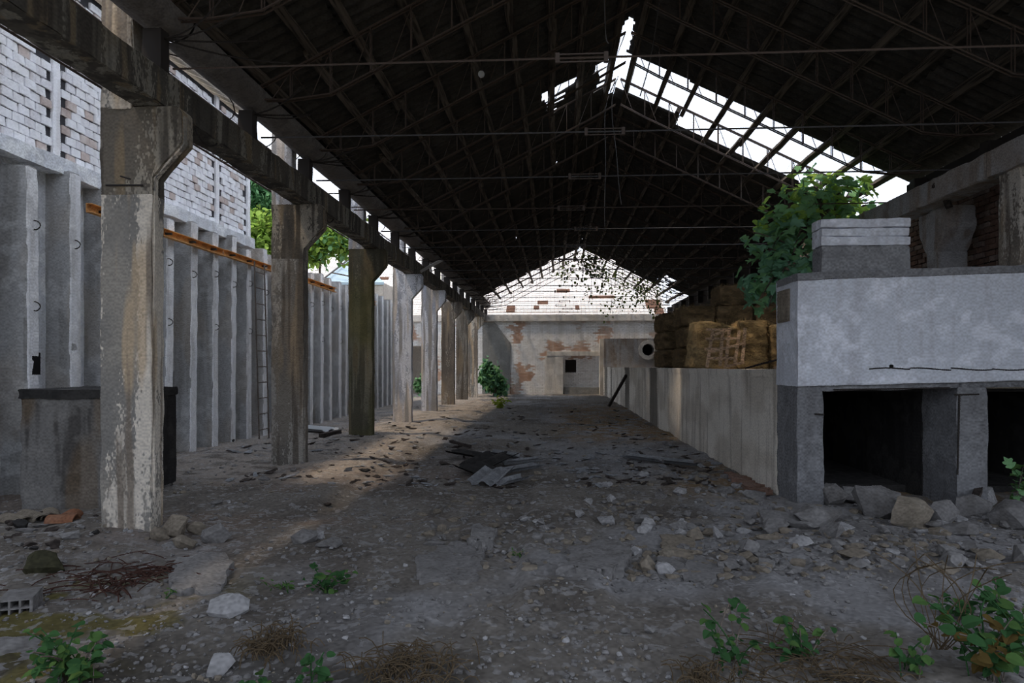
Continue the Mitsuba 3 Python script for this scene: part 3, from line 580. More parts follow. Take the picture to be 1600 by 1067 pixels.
# tiled building behind the end wall
hb = thing('tiled_building', 'building with a sunlit pale tiled roof behind the end wall', 'building')
rx0, rx1, ry0, ry1, rz0, rz1 = -16., 6.3, 38.2, 46.5, 4.05, 9.3
nU, nV = 2, 44
vv = []; ff = []
for k in range(nV):
    t0, t1 = k / nV, (k + 1) / nV
    za, zb_ = rz0 + (rz1 - rz0) * t0, rz0 + (rz1 - rz0) * t1; ya, yb = ry0 + (ry1 - ry0) * t0, ry0 + (ry1 - ry0) * t1
    o = len(vv); vv += [(rx0, ya, za + .05), (rx1, ya, za + .05), (rx1, yb, zb_), (rx0, yb, zb_), (rx0, ya, za), (rx1, ya, za)]
    ff += [(o, o + 1, o + 2), (o, o + 2, o + 3), (o + 4, o + 5, o + 1), (o + 4, o + 1, o)]
part(hb, 'tile_courses', trimesh.Trimesh(np.array(vv, float), np.array(ff), process=False), 'm_tiles')
part(hb, 'wall', box(rx0 + .3, rx1 - .3, ry0 + .4, 54, -.14, 3.95), 'm_house_wall')
part(hb, 'gable', trimesh.Trimesh(np.array([(rx1 - .3, ry0 + .4, 3.9), (rx1 - .3, 54.5, 3.9), (rx1 - .3, ry1, rz1 - .15), (rx1 - .5, ry0 + .4, 3.9), (rx1 - .5, 54.5, 3.9), (rx1 - .5, ry1, rz1 - .15)]), [[0, 1, 2], [5, 4, 3]], process=False), 'm_red_brick')
for (px, py, w, h) in ((798, 484, 13, 9), (848, 474, 16, 4), (838, 482, 8, 4), (902, 482, 6, 5), (1020, 476, 22, 12), (1030, 488, 14, 9), (455 + 130, 420, 10, 4), (880, 455, 20, 3), (940, 465, 40, 2.5), (600, 436, 14, 3)):
    d = 41.0
    for _ in range(4):
        p = at(px, py, d); tt = (p[2] - rz0) / (rz1 - rz0); d += .9 * ((ry0 + (ry1 - ry0) * tt) - p[1])
    p = at(px, py, d); s = d / F; hz = h * s; run = hz * (ry1 - ry0) / (rz1 - rz0)
    a, b = np.array([p[0] - w * s / 2, p[1] - run * .6, p[2] - hz * .6 + .05]), np.array([p[0] + w * s / 2, p[1] + run * .6, p[2] + hz * .6 + .05])
    qv = np.array([(a[0], a[1], a[2]), (b[0], a[1], a[2]), (b[0], b[1], b[2]), (a[0], b[1], b[2])]); qv2 = qv + [0, 0, -.3]
    part(hb, 'bare_battens', trimesh.convex.convex_hull(np.vstack([qv + [0, -.02, .03], qv2])), 'm_batten')
sh = thing('blue_shed', 'shed with pale blue sheet roof beyond the ribbed wall', 'shed')
P = [at(497, 441, 34), at(600, 441, 34), at(560, 402, 38), at(545, 402, 38)]
part(sh, 'roof', trimesh.convex.convex_hull(np.vstack([P, np.array(P) - [0, 0, .12]])), 'm_blue_roof')
for (a, b) in ((at(505, 438, 33.8), at(548, 405, 37.6)), (at(520, 428, 34.5), at(560, 436, 34)), (at(530, 412, 36), at(572, 425, 34.6))): part(sh, 'roof_bar', bar(a + [0, -.05, .05], b + [0, -.05, .05], .06), 'm_steel')
w0, w1 = at(500, 441, 34), at(598, 441, 34)
part(sh, 'wall', box(w0[0], w1[0], 33.6, 38, -.14, w0[2]), 'm_house_wall')

# ---------------------------------------------------------------- foliage
def leaf_outline(kind):
    if kind == 'fig':
        half = [(0, 0), (.16, -.05), (.30, .08), (.46, .22), (.40, .34), (.24, .36), (.44, .58), (.40, .74), (.20, .66), (.16, .80), (.08, .95), (0, 1.05)]
    elif kind == 'round': half = [(0, 0), (.2, .04), (.36, .22), (.40, .45), (.30, .72), (.12, .92), (0, 1)]
    else: half = [(0, 0), (.14, .18), (.2, .42), (.13, .75), (0, 1)]
    return half
def leaf(kind, seed=0):
    r = np.random.default_rng(seed); h = leaf_outline(kind)
    mid = [(0, y) for _, y in h]
    v = []; f = []
    for s in (-1, 1):
        o = len(v)
        for (x, y) in h: v += [(0, y, 0), (s * x, y, .18 * x)]
        for k in range(len(h) - 1):
            a = o + 2 * k; q = [a, a + 1, a + 3, a + 2] if s > 0 else [a, a + 2, a + 3, a + 1]
            f += [[q[0], q[1], q[2]], [q[0], q[2], q[3]]]
    v = np.array(v, float); v[:, 2] -= .25 * v[:, 1] ** 2 + .04 * np.sin(v[:, 0] * 9 + seed)
    m = trimesh.Trimesh(v, f, process=False); ok = m.area_faces > 1e-6; m.update_faces(ok); return m
LEAVES = {(k, s): leaf(k, s) for k in ('fig', 'round', 'slim') for s in range(3)}
LPLY = {}
def leaf_ply(kind, s, m):
    if (kind, s, m) not in LPLY: LPLY[(kind, s, m)] = mikit.ply(LEAVES[(kind, s)], m, True)
    return LPLY[(kind, s, m)]
def leaf_matrix(p, direction, size, r, droop=.3, up=(0, 0, 1)):
    y = np.array(direction, float); y[2] -= droop; y /= np.linalg.norm(y)
    n = np.array(up, float) + r.normal(size=3) * .35; n -= y * (n @ y); n /= np.linalg.norm(n); x = np.cross(y, n)
    M = np.eye(4); M[:3, 0], M[:3, 1], M[:3, 2], M[:3, 3] = x * size, y * size, n * size, p; return M
def leaves_of(owner, Ms, kind, mats, r, most, name='leaf'):
    rest = {}
    for n, M in enumerate(Ms):
        m = mats[r.integers(0, len(mats))]; s = int(r.integers(0, 3))
        if n < most: part(owner, name, leaf_ply(kind, s, m), None, to_world=T(M))
        else:
            g = LEAVES[(kind, s)].copy(); g.apply_transform(M); rest.setdefault(m, []).append(g)
    for m, gs in rest.items(): part(owner, 'small_leaves', cat(gs), m, True, kind='stuff')
# fig tree
ft = thing('fig_tree', 'fig tree with broad lobed leaves growing up through the open roof strip', 'tree')
r = np.random.default_rng(21)
base = np.array([5.0, 11.3, 1.40]); Ms = []
tr = smoothpath([base, base + [-.1, .2, .9], base + [-.35, .7, 1.9], base + [-.2, 1.3, 2.9]], 16)
part(ft, 'trunk', tube(tr, np.linspace(.09, .05, 16), 8), 'm_bark', 40)
ends = [at(1178, 440, 11), at(1192, 478, 10.7), at(1174, 462, 11), at(1196, 405, 11.2), at(1174, 362, 11.6), at(1200, 340, 11.8), at(1335, 285, 12.6), at(1255, 300, 12.2), at(1300, 285, 12.6), at(1215, 330, 11.8), at(1340, 310, 12.5), at(1185, 385, 11.4), at(1205, 425, 11.0), at(1190, 465, 10.8), at(1240, 395, 11.0), at(1290, 350, 11.6), at(1330, 295, 13.4),
        at(1230, 360, 11.3), at(1265, 330, 11.8), at(1360, 330, 13.2), at(1280, 270, 13.5), at(1200, 482, 10.6), at(1250, 440, 10.6), at(1180, 348, 11.9), at(1310, 335, 12), at(1225, 300, 12.4), at(1260, 262, 13.8)]
for k, e in enumerate(ends):
    st = tr[min(15, 5 + (k * 3) % 11)]
    mid = (st + e) / 2 + [0, 0, .25]
    bp_ = smoothpath([st, mid, e], 12); part(ft, 'branch', tube(bp_, np.linspace(.028, .009, 12), 5), 'm_bark', 40)
    for n in range(24):
        t = 1 - .55 * r.random() ** 1.3; p = bp_[int(t * 11)] + r.normal(size=3).clip(-1.1, 1.1) * [.27, .24, .20]
        dirn = r.normal(size=3) * [.8, .8, .25] + [-.1, -.5, .0]
        Ms.append((np.linalg.norm(p), leaf_matrix(p, dirn, .15 + .11 * r.random(), r, .45, up=(-.2, -.35, 1)), p))
Ms.sort(key=lambda a: a[0])
hi = [m for _, m, p in Ms if p[2] > 3.95]; lo = [m for _, m, p in Ms if p[2] <= 3.95]  # upper leaves get lighter greens, lower ones darker: sunlight from above painted in
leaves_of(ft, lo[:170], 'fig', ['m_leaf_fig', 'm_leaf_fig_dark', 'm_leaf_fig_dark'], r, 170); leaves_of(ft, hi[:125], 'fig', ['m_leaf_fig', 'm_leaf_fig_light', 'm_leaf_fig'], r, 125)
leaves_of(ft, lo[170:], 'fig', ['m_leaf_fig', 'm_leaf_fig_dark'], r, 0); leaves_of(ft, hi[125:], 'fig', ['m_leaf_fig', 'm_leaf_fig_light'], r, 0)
# loose trees
def cloud_tree(name, label, c, rad, mats, n, size, kind='round', trunk=True, seed=0, cat_='tree', group=None):
    r = np.random.default_rng(seed); t = thing(name, label, cat_, group); c = np.array(c, float); rad = np.array(rad, float)
    if trunk: part(t, 'trunk', tube(smoothpath([(c[0], c[1], -.15), (c[0] + .1, c[1], c[2] * .5), c + [0, 0, .3 * rad[2]]], 8), np.linspace(.16, .05, 8) * min(1, rad[2] / 2), 7), 'm_bark', 40)
    cl = r.normal(size=(14, 3)); cl /= np.linalg.norm(cl, axis=1, keepdims=True); cl *= r.uniform(.3, .85, (14, 1))
    gs = {}
    for k in range(n):
        p = c + rad * (cl[r.integers(14)] + r.normal(size=3) * .2)
        g = LEAVES[(kind, int(r.integers(3)))].copy(); g.apply_transform(leaf_matrix(p, r.normal(size=3), size * (.7 + .6 * r.random()), r)); gs.setdefault(mats[r.integers(len(mats))], []).append(g)
    for m, g in gs.items(): part(t, 'foliage', cat(g), m, True, kind='stuff')
    return t
cloud_tree('pine_tree', 'dark green tree behind the end of the white brick wall', at(400, 318, 24), (.9, 1.2, 1.6), ['m_leaf_pine', 'm_leaf_pine', 'm_leaf_fig'], 2600, .26, 'slim', seed=1)
cloud_tree('leafy_tree', 'yellow green tree above the ribbed wall beside the second column', at(405, 378, 22), (.8, 1.2, .9), ['m_leaf_tree', 'm_leaf_fig_light'], 2000, .2, seed=2)
cloud_tree('leafy_tree', 'green and yellow tree between the second and third columns', at(497, 378, 24), (1.5, 1.5, 1.1), ['m_leaf_tree', 'm_leaf_fig_light', 'm_leaf_fig'], 3200, .2, seed=3)
cloud_tree('leafy_tree', 'bright tree outside behind the right eave of the open strip', (7.9, 14.2, 3.9), (1.1, 1.4, 1.2), ['m_leaf_fig_light', 'm_leaf_tree'], 900, .24, 'fig', seed=4)
p = gp(772, 617); cloud_tree('bush', 'dark green bush at the foot of the back wall by the far columns', (p[0], p[1] - .4, .95), (.80, .6, 1.0), ['m_leaf_fig', 'm_leaf_fig_dark', 'm_leaf_weed'], 1300, .2, seed=5, cat_='bush')
p = gp(690, 618); cloud_tree('bush', 'small green bush glimpsed between the fifth and sixth left columns', (-6.2, p[1] - 2, .6), (.5, .4, .6), ['m_leaf_weed', 'm_leaf_fig'], 500, .16, seed=6, cat_='bush')
# ivy hanging at the far ridge
for k, (px, py0, py1, d) in enumerate(((905, 400, 440, 33), (918, 395, 470, 34), (935, 415, 455, 34), (950, 420, 490, 35), (968, 430, 475, 35), (990, 440, 480, 34), (1020, 450, 490, 33), (880, 415, 440, 35), (1000, 438, 462, 35.5), (925, 405, 430, 30))):
    iv = thing('hanging_vine', ['vine strand hanging just under the far ridge', 'long vine strand right of the far ridge', 'short vine strand between two longer ones at the far gable', 'longest vine strand, hanging down to the back wall beam', 'vine strand over the pale tiled roof', 'vine strand near the right of the far gable', 'vine strand by the straw stack at the far right eave', 'thin vine strand left of the far ridge', 'short vine strand on the far right slope', 'vine strand on the far ridge seen nearest the camera'][k], 'vine', 'vines hanging at the far gable')
    rr = np.random.default_rng(k + 50); a, b = at(px, py0, d), at(px + 3, py1, d)
    pts = smoothpath([a, (a + b) / 2 + [.15, 0, 0], b], 10); part(iv, 'stem', tube(pts, .012, 4), 'm_bark')
    gs = []
    for n in range(70):
        p = pts[rr.integers(10)] + rr.normal(size=3) * [.28, .2, .2]; g = LEAVES[('round', int(rr.integers(3)))].copy(); g.apply_transform(leaf_matrix(p, rr.normal(size=3), .1 + .08 * rr.random(), rr)); gs.append(g)
    part(iv, 'foliage', cat(gs), 'm_leaf_ivy', True, kind='stuff')
# weeds in the foreground
def weed(label, x, y, n_st, h, spread, ls, mats, seed, kind='round', cat_='weed', nl=7, z=None, lean=(0, 0)):
    r = np.random.default_rng(seed); w = thing('weed_plant', label, cat_); z = float(gz_fine(x, y)) if z is None else z; Ms = []
    for k in range(n_st):
        a = r.uniform(0, 2 * np.pi); e = np.array([x + lean[0] + spread * math.cos(a) * r.uniform(.3, 1), y + lean[1] + spread * math.sin(a) * r.uniform(.3, 1), z + h * r.uniform(.5, 1)])
        s0 = np.array([x + .04 * r.normal(), y + .04 * r.normal(), z - .02]); pts = smoothpath([s0, (s0 + e) / 2 + [0, 0, .2 * h], e], 9)
        part(w, 'stem', tube(pts, .0035, 4), 'm_bark' if k % 2 else 'm_leaf_weed')
        for n in range(nl):
            t = 2 + int(6.99 * (n + .5) / nl); d = r.normal(size=3) * [1, 1, .3] + [0, -.25, .1]
            Ms.append(leaf_matrix(pts[min(8, t)] + r.normal(size=3) * .012, d, ls * (.6 + .7 * r.random()), r, .1, up=(0, -.5, 1)))
    leaves_of(w, Ms, kind, mats, r, 90)
WD = ['m_leaf_weed', 'm_leaf_weed', 'm_leaf_weed_light']
def wp(px, py): p = gp(px, py); return p[0], p[1]
weed('bushy green weed at the bottom left edge of the floor', *wp(115, 1055), 15, .24, .24, .055, WD, 1, 'round', nl=9)
weed('low dark green weed at the very bottom, second from the left', *wp(395, 1066), 4, .10, .09, .05, WD, 2, nl=4)
weed('tall broad leaved weed at the bottom left of the dry grass', *wp(492, 1062), 4, .22, .08, .055, WD, 3, nl=5)
weed('spreading green weed in the middle distance left of the slab', *wp(512, 915), 8, .16, .24, .05, WD, 4, nl=7)
weed('tiny green weed on the central concrete strip', *wp(808, 868), 3, .08, .07, .035, ['m_leaf_weed_light'], 5, 'slim')
weed('trailing bramble with round leaves right of the floor centre', *wp(1145, 1035), 7, .30, .24, .055, WD, 6, nl=6)
weed('low bramble in the front right between two larger weeds', *wp(1245, 1015), 6, .16, .24, .055, WD, 7, nl=6)
weed('large leafy bramble filling the bottom right corner', *wp(1545, 1056), 16, .38, .34, .07, WD + ['m_leaf_dead'], 8, nl=8)
weed('tall bramble at the right edge above the corner bramble', *wp(1588, 1000), 9, .36, .24, .07, WD, 9, nl=7)
weed('small weed just left of the corner bramble', *wp(1425, 1050), 5, .16, .15, .045, ['m_leaf_weed', 'm_leaf_weed_light'], 10)
weed('sparse weed beside the mossy ground at left', *wp(262, 925), 3, .07, .07, .03, ['m_leaf_weed_light'], 11, 'slim')
weed('grassy weed behind the pale boulder in the left middle', *wp(440, 912), 4, .06, .16, .04, ['m_leaf_weed_light'], 12, 'slim')
weed('fig sprout hanging in the right dark opening', 4.98, 7.62, 5, .62, .20, .11, ['m_leaf_fig', 'm_leaf_weed_light'], 13, 'fig', 'sprout', 6, z=.02)
weed('leafy sprout over the right edge of the block wall', 5.18, 7.35, 5, .9, .22, .10, ['m_leaf_fig', 'm_leaf_fig_dark'], 14, 'round', 'sprout', 6, z=.45)
weed('lone lime green plant on the far floor before the bush', *gp(783, 635)[:2], 16, .42, .45, .16, ['m_leaf_lime'], 16, 'slim', 'weed', 6)
weed('small weed on the right floor below the rubble', *wp(1500, 955), 5, .16, .14, .05, WD, 15)
def tuft(label, x, y, n, h, spread, m, seed, name='dry_grass', cat_='dry grass', rad=.003):
    r = np.random.default_rng(seed); gs = []
    for k in range(n):
        a = r.uniform(0, 2 * np.pi); sx, sy = x + spread * .7 * r.normal(), y + spread * .7 * r.normal(); z = float(gz_fine(sx, sy)); l = spread * r.uniform(.4, 1.4)
        p0 = np.array([sx, sy, z - .01]); p2 = p0 + [l * math.cos(a), l * math.sin(a), h * r.uniform(.1, 1)]; gs.append(tube(smoothpath([p0, (p0 + p2) / 2 + [0, 0, h * .5], p2], 5), rad, 3))
    t = thing(name, label, cat_, kind='stuff'); put(t, cat(gs), m); return t
tuft('clump of dry brown grass at the bottom centre left', *wp(640, 1040), 150, .10, .17, 'm_dry_grass', 1)
tuft('small dry twig nest left of the dry grass clump', *wp(430, 1005), 130, .10, .11, 'm_dry_grass', 2)
tuft('dry grass under the brambles at the bottom right', *wp(1290, 1050), 160, .06, .30, 'm_dry_grass', 3)
tuft('dry grass tuft at the bottom below the trailing bramble', *wp(1110, 1062), 80, .10, .12, 'm_dry_grass', 4)
tuft('tangle of rusty brown wire near the mossy stone', *wp(215, 900), 80, .06, .24, 'm_rusty_wire', 5, 'rusty_wire', 'wire', .005)
tuft('rusty wire mesh running left of the grey slab', *wp(160, 890), 55, .03, .30, 'm_rusty_wire', 6, 'rusty_wire', 'wire', .004)
sp = thing('dry_shrub', 'thin leafless dry stalks standing left of the right brambles', 'dry stalks', kind='stuff')
x, y = wp(1470, 1015); rr = np.random.default_rng(4); put(sp, cat([tube(smoothpath([(x + .03 * rr.normal(), y, 0), (x + .1 * rr.normal(), y + .1 * rr.normal(), .25), (x + .2 * rr.normal(), y + .15 * rr.normal(), .5)], 8), .003, 3) for _ in range(14)]), 'm_dry_grass')

# ---------------------------------------------------------------- straw bales and things on the platform
def bale(label, x0, x1, y0, y1, z0, z1, seed, rz=0, group='straw bales on the platform', ry=0):
    b = thing('straw_bale', label, 'straw bale', group)
    c = np.array([(x0 + x1) / 2, (y0 + y1) / 2, z0]); m = roughen(box(x0, x1, y0, y1, z0, z1), .12, .05, 4, .04, seed=seed)
    M = trimesh.transformations.rotation_matrix(math.radians(ry), [0, 1, 0], c) @ trimesh.transformations.rotation_matrix(math.radians(rz), [0, 0, 1], c)
    m.apply_transform(M); old = '_old' if group != 'straw bales on the platform' else ''; part(b, 'body', m, 'm_straw' + old, 40)
    pts, fi = trimesh.sample.sample_surface(m, 1500, seed=seed); r = np.random.default_rng(seed); nn = m.face_normals[fi]
    d = r.normal(size=(1500, 3)) + nn * .5; d /= np.linalg.norm(d, axis=1, keepdims=True); l = r.uniform(.05, .14, (1500, 1)); s = np.cross(d, nn + .01); s /= np.linalg.norm(s, axis=1, keepdims=True) + 1e-9
    a = pts - nn * .01; v = np.stack([a - s * .004, a + s * .004, a + d * l + nn * .02], 1).reshape(-1, 3)
    part(b, 'loose_straw', trimesh.Trimesh(v, np.arange(len(v)).reshape(-1, 3), process=False), 'm_straw_strand' + old, kind='stuff')
bale('front left golden straw bale leaning behind the wooden rack', 2.85, 3.75, 14.3, 15.1, 1.45, 2.38, 1, 4, ry=6)
bale('front middle straw bale right of the wooden rack', 3.78, 4.36, 14.2, 15.0, 1.45, 2.42, 2, -3)
bale('front right straw bale tilted beside the block wall', 4.45, 5.1, 13.9, 14.8, 1.45, 2.35, 3, 8, ry=-8)
k = 10
for layer in range(4):
    for j in range(3):
        if layer == 3 and j == 0: continue
        x0 = 2.95 + j * .86 + .06 * (layer % 2); z0 = 1.46 + .49 * layer
        bale(f'straw bale in the tall stack, {["bottom", "second", "third", "top"][layer]} layer, {["left", "middle", "right"][j]} of its row', x0, x0 + .79, 16.2 + .05 * rng.normal(), 17.2, z0, z0 + .46, k, group='tall straw stack at the back of the platform'); k += 1
for layer in range(3):
    z0 = 1.46 + .49 * layer; bale(f'dark straw bale in the left rear pile, {["bottom", "middle", "top"][layer]} one', 2.9, 3.9, 18.6, 19.8, z0, z0 + .48, 40 + layer, 5, group='left rear straw pile')
rb = thing('round_straw_bale', 'dark upright bale at the far left of the straw', 'straw bale'); p = at(1041, 572, 19.8)
put(rb, roughen(trimesh.creation.cylinder(.26, 1.15, sections=20, transform=trimesh.transformations.translation_matrix([p[0], p[1], 1.45 + .57])), .12, .03, 4), 'm_dark_wood', 40)
rk = thing('wooden_rack', 'broken wooden crate frame leaning against the front straw bales', 'wooden frame')
yk = 13.55
def rp(px, py, dy=0): p = at(px, py, 13.6); return np.array([p[0], yk + dy + .25 * (p[2] - 1.45), p[2]])
for a, b in (((1100, 574), (1112, 517)), ((1120, 572), (1127, 519)), ((1129, 570), (1138, 513)), ((1142, 571), (1153, 517)), ((1154, 565), (1162, 513))): part(rk, 'slat', bar(rp(*a), rp(*b), .06, .025, up=(0, 1, 0)), 'm_wood')
for a, b in (((1102, 515), (1140, 516)), ((1100, 530), (1152, 529)), ((1098, 546), (1130, 545)), ((1108, 550), (1160, 536)), ((1101, 560), (1141, 560)), ((1112, 524), (1140, 514)), ((1125, 574), (1156, 566))): part(rk, 'crosspiece', bar(rp(*a, -.03), rp(*b, -.03), .05, .025, up=(0, 1, 0)), 'm_wood')
pk = thing('plank', 'grey plank lying on the platform edge beside the block wall', 'plank'); put(pk, bar((4.0, 12.6, 1.475), (4.75, 12.9, 1.48), .12, .035), 'm_wood')
st = thing('stick', 'thin dark stick lying slanted on the platform before the straw', 'stick'); put(st, bar((3.45, 12.6, 1.46), (4.45, 12.8, 1.72), .03), 'm_dark_wood')
lp = thing('leaning_pole', 'short dark pole leaning against the far platform wall', 'pole'); a = gp(951, 634); b = at(983, 586, 24.5)
put(lp, bar((a[0], a[1], -.03), (2.58, b[1], b[2]), .10, .06), 'm_dark_wood')
bs = thing('brick_stack', 'few old bricks lying along the foot of the platform wall', 'bricks', kind=None)
rr = np.random.default_rng(12)
for k in range(9):
    b = trimesh.creation.box((.11, .23, .06)); x, y = PX - .1 - .12 * rr.random(), 8.2 + .16 * k + .1 * rr.random()
    part(bs, 'brick', b, 'm_red_brick', to_world=xf(x, y, float(gz(x, y)) + .04, rr.uniform(0, 90), 1, rr.uniform(-8, 8)))

# ---------------------------------------------------------------- cables and small roof things
def cable(label, pts, r=.008): put(thing('hanging_cable', label, 'cable'), tube(smoothpath(pts, 26), r, 5), 'm_cable')
cable('pale cable hanging from the roof top just left of the ridge', [at(944, -10, 8), at(945, 20, 8), at(947, 60, 8.6), at(951, 68, 9)])
cable('long cable dangling right of the ridge across the bright strip', [at(1032, -5, 10), at(1022, 60, 10), at(1012, 110, 10), at(1000, 150, 10.2)])
cable('long straight cable hanging from the ridge to the middle tie rods', [(RX, 14.2, 7.42), at(947, 165, 14.2), at(946, 230, 14.2), at(945, 300, 14.1), at(945, 354, 14.1)])
cable('curved cable with a hooked end below the ridge', [(RX, 14.0, 7.4), at(956, 160, 14.0), at(962, 230, 14.0), at(968, 300, 13.9), at(971, 320, 13.9)])
li = thing('insulator_disc', 'small round white disc hanging beneath the left roof slope', 'disc'); p = at(752, 116, 9.5)
part(li, 'disc', trimesh.creation.cylinder(.045, .03, sections=20, transform=trimesh.transformations.translation_matrix(p) @ trimesh.transformations.rotation_matrix(math.pi / 2, [1, 0, 0])), 'm_pale_metal')
part(li, 'hook', tube([p + [0, 0, .04], (p[0], p[1], rz_at(p[0]) - .1)], .004, 4), 'm_steel_dark')

# ---------------------------------------------------------------- rubble
ROCKS = {}
def rock_ply(v, m, flat):
    if (v, m, flat) not in ROCKS: ROCKS[(v, m, flat)] = mikit.ply(rock(v, flat, 2), m, 30)
    return ROCKS[(v, m, flat)]
def stone(label, px, py, w, h=None, m='m_stone', v=0, name='rubble_chunk', cat_='rubble', flat=.6, rz=None, group=None):
    """A stone whose foot is at the pixel and which is w pixels wide and about h tall there."""
    p = gp(px, py); s = 1.32 * w / 2 * (1.5 / (py - HOR)); hs = s if h is None else (1.3 * h * 1.5 / (py - HOR)) / (1.75 * flat)
    k = thing(name, label, cat_, group)
    return put(k, rock_ply(v, m, flat), None, to_world=xf(p[0], p[1] + .5 * s, float(gz(p[0], p[1])) - .12 * hs * flat - .015, rz if rz is not None else (v * 47) % 60 - 30, (s, s, hs)))
stone('pale rounded concrete boulder in the left foreground', 350, 964, 60, 36, 'm_stone_pale', 1, 'boulder', 'boulder')
stone('angular white stone at the bottom left', 336, 1043, 50, 34, 'm_stone_pale', 2, 'boulder', 'boulder')
stone('dark mossy round stone at the left edge', 53, 894, 62, 40, 'm_moss', 3, 'boulder', 'boulder', .8)
stone('large tan stone slab propped at the foot of the nearest column', 268, 832, 50, 30, 'm_stone_tan', 4)
stone('tan upright stone left in the pile at the nearest column', 246, 834, 26, 26, 'm_stone_tan', 5)
stone('small tan stone at the right of the pile by the nearest column', 300, 828, 30, 20, 'm_stone_tan', 6)
stone('round brown stone at the front of the pile by the nearest column', 290, 848, 48, 24, 'm_stone_tan', 7)
stone('large grey boulder right of the pile by the nearest column', 330, 838, 44, 32, 'm_stone', 8, 'boulder', 'boulder')
stone('flat grey stone in front of the pile by the nearest column', 262, 846, 38, 9, 'm_stone', 9, flat=.4)
stone('grey rubble heap stone left of centre in the dirt', 470, 846, 44, 20, 'm_stone', 10)
stone('light stone on the heap left of centre', 492, 838, 30, 16, 'm_stone_pale', 11)
stone('low stone right of the heap left of centre', 508, 850, 40, 12, 'm_stone', 12, flat=.4)
stone('big pale rock lying in front of the left dark opening', 1382, 820, 84, 46, 'm_stone', 13, 'boulder', 'boulder')
stone('rounded rock right of the biggest rock before the openings', 1432, 832, 70, 46, 'm_stone_tan', 14, 'boulder', 'boulder')
stone('rubble rock under the pillar between the openings', 1482, 826, 44, 36, 'm_stone', 15)
stone('grey rock heap piece before the right opening', 1530, 812, 60, 30, 'm_stone', 16)
stone('sharp rock lying in the mouth of the right opening', 1545, 790, 44, 30, 'm_stone_pale', 17)
stone('large rock cut by the right edge of the floor', 1590, 826, 54, 46, 'm_stone', 18, 'boulder', 'boulder')
stone('long flat stone below the pillar between the openings', 1515, 842, 66, 20, 'm_stone', 19, flat=.4)
stone('broken slab inside the left dark opening at left', 1308, 792, 40, 30, 'm_stone', 20)
stone('flat slab lying inside the left dark opening', 1345, 788, 56, 26, 'm_stone', 21, flat=.4)
stone('slab piece before the left pillar of the block wall', 1290, 828, 66, 30, 'm_stone', 22, flat=.5)
stone('pale slab right of the rubble field centre', 1225, 822, 70, 22, 'm_stone', 23, flat=.4)
def slab(label, pts, th, m, seed, tilt_=(0, 0)):
    P = np.array([gp(*a)[:2] for a in pts]); c = P.mean(0)
    ring_ = np.array(sg.Polygon(P - c).segmentize(.07).exterior.coords)[:-1]; r = np.random.default_rng(seed); ring_ *= (1 + .09 * r.normal(size=(len(ring_), 1)).clip(-1.5, 1.5))
    g = trimesh.creation.extrude_polygon(sg.Polygon(ring_).buffer(0), th, engine='earcut'); g = roughen(g, .05, .03, 5, .03, seed=seed)
    v = np.array(g.vertices); v[:, 2] += tilt_[0] * v[:, 0] + tilt_[1] * v[:, 1]; v += [c[0], c[1], float(gz(*c)) - .045]; g.vertices = v
    return put(thing('concrete_slab', label, 'slab'), g, m, 35)
slab('tilted grey concrete slab in the left middle of the floor', [(262, 918), (342, 924), (366, 880), (352, 868), (275, 874)], .10, 'm_stone', 1, (-.02, .04))
slab('broad pale slab piece under the centre of the floor', [(655, 905), (745, 905), (757, 858), (700, 850), (650, 872)], .08, 'm_stone', 2)
slab('pale broken slab right of the central concrete strip', [(878, 898), (955, 902), (992, 872), (960, 856), (893, 866)], .11, 'm_stone', 3, (0, .03))
slab('square grey slab piece left of the central strip', [(732, 852), (770, 856), (776, 832), (740, 826)], .12, 'm_stone', 4)
slab('grey slab piece in the rubble field right of centre', [(1012, 892), (1060, 896), (1070, 872), (1030, 862)], .07, 'm_stone', 5)
slab('slab piece at the back of the rubble field', [(1028, 860), (1080, 862), (1088, 836), (1035, 832)], .08, 'm_stone_tan', 6)
slab('flat raised slab at the left bottom corner', [(-60, 1035), (110, 1030), (125, 1000), (70, 985), (-60, 985)], .06, 'm_stone', 7)
slab('pale chalky slab in the right rubble field', [(1070, 905), (1120, 900), (1130, 868), (1085, 860), (1062, 880)], .07, 'm_stone', 8)
# countable rubble, in groups; every stone is named by size, look and the thing it lies beside
MARKS = [('the nearest left column', -4.0, 6.3), ('the concrete tank', -5.2, 7.2), ('the left dark opening', 3.6, 7.4), ('the pillar between the openings', 4.4, 7.4), ('the right dark opening', 5.2, 7.4),
         ('the block corner', 2.6, 7.4), ('the platform wall', 2.5, 9.5), ('the far platform wall', 2.5, 13.), ('the central concrete strip', .1, 6.6), ('the broken sheet heap', -.8, 9.6), ('the second left column', -4., 10.1),
         ('the third left column', -4., 14.), ('the fourth left column', -4., 17.9), ('the tilted grey slab', -2.45, 4.8), ('the corner bramble', 2.1, 3.3), ('the dry grass clump', -.75, 3.4), ('the trailing bramble', .95, 3.45),
         ('the hollow block', -3.4, 4.2), ('the pale left boulder', -1.95, 4.1), ('the broad pale slab', -.75, 5.1), ('the pale broken slab', .35, 5.1), ('the chalky slab', 1.2, 5.1), ('the rusty wire', -2.9, 4.8)]
pending = {}
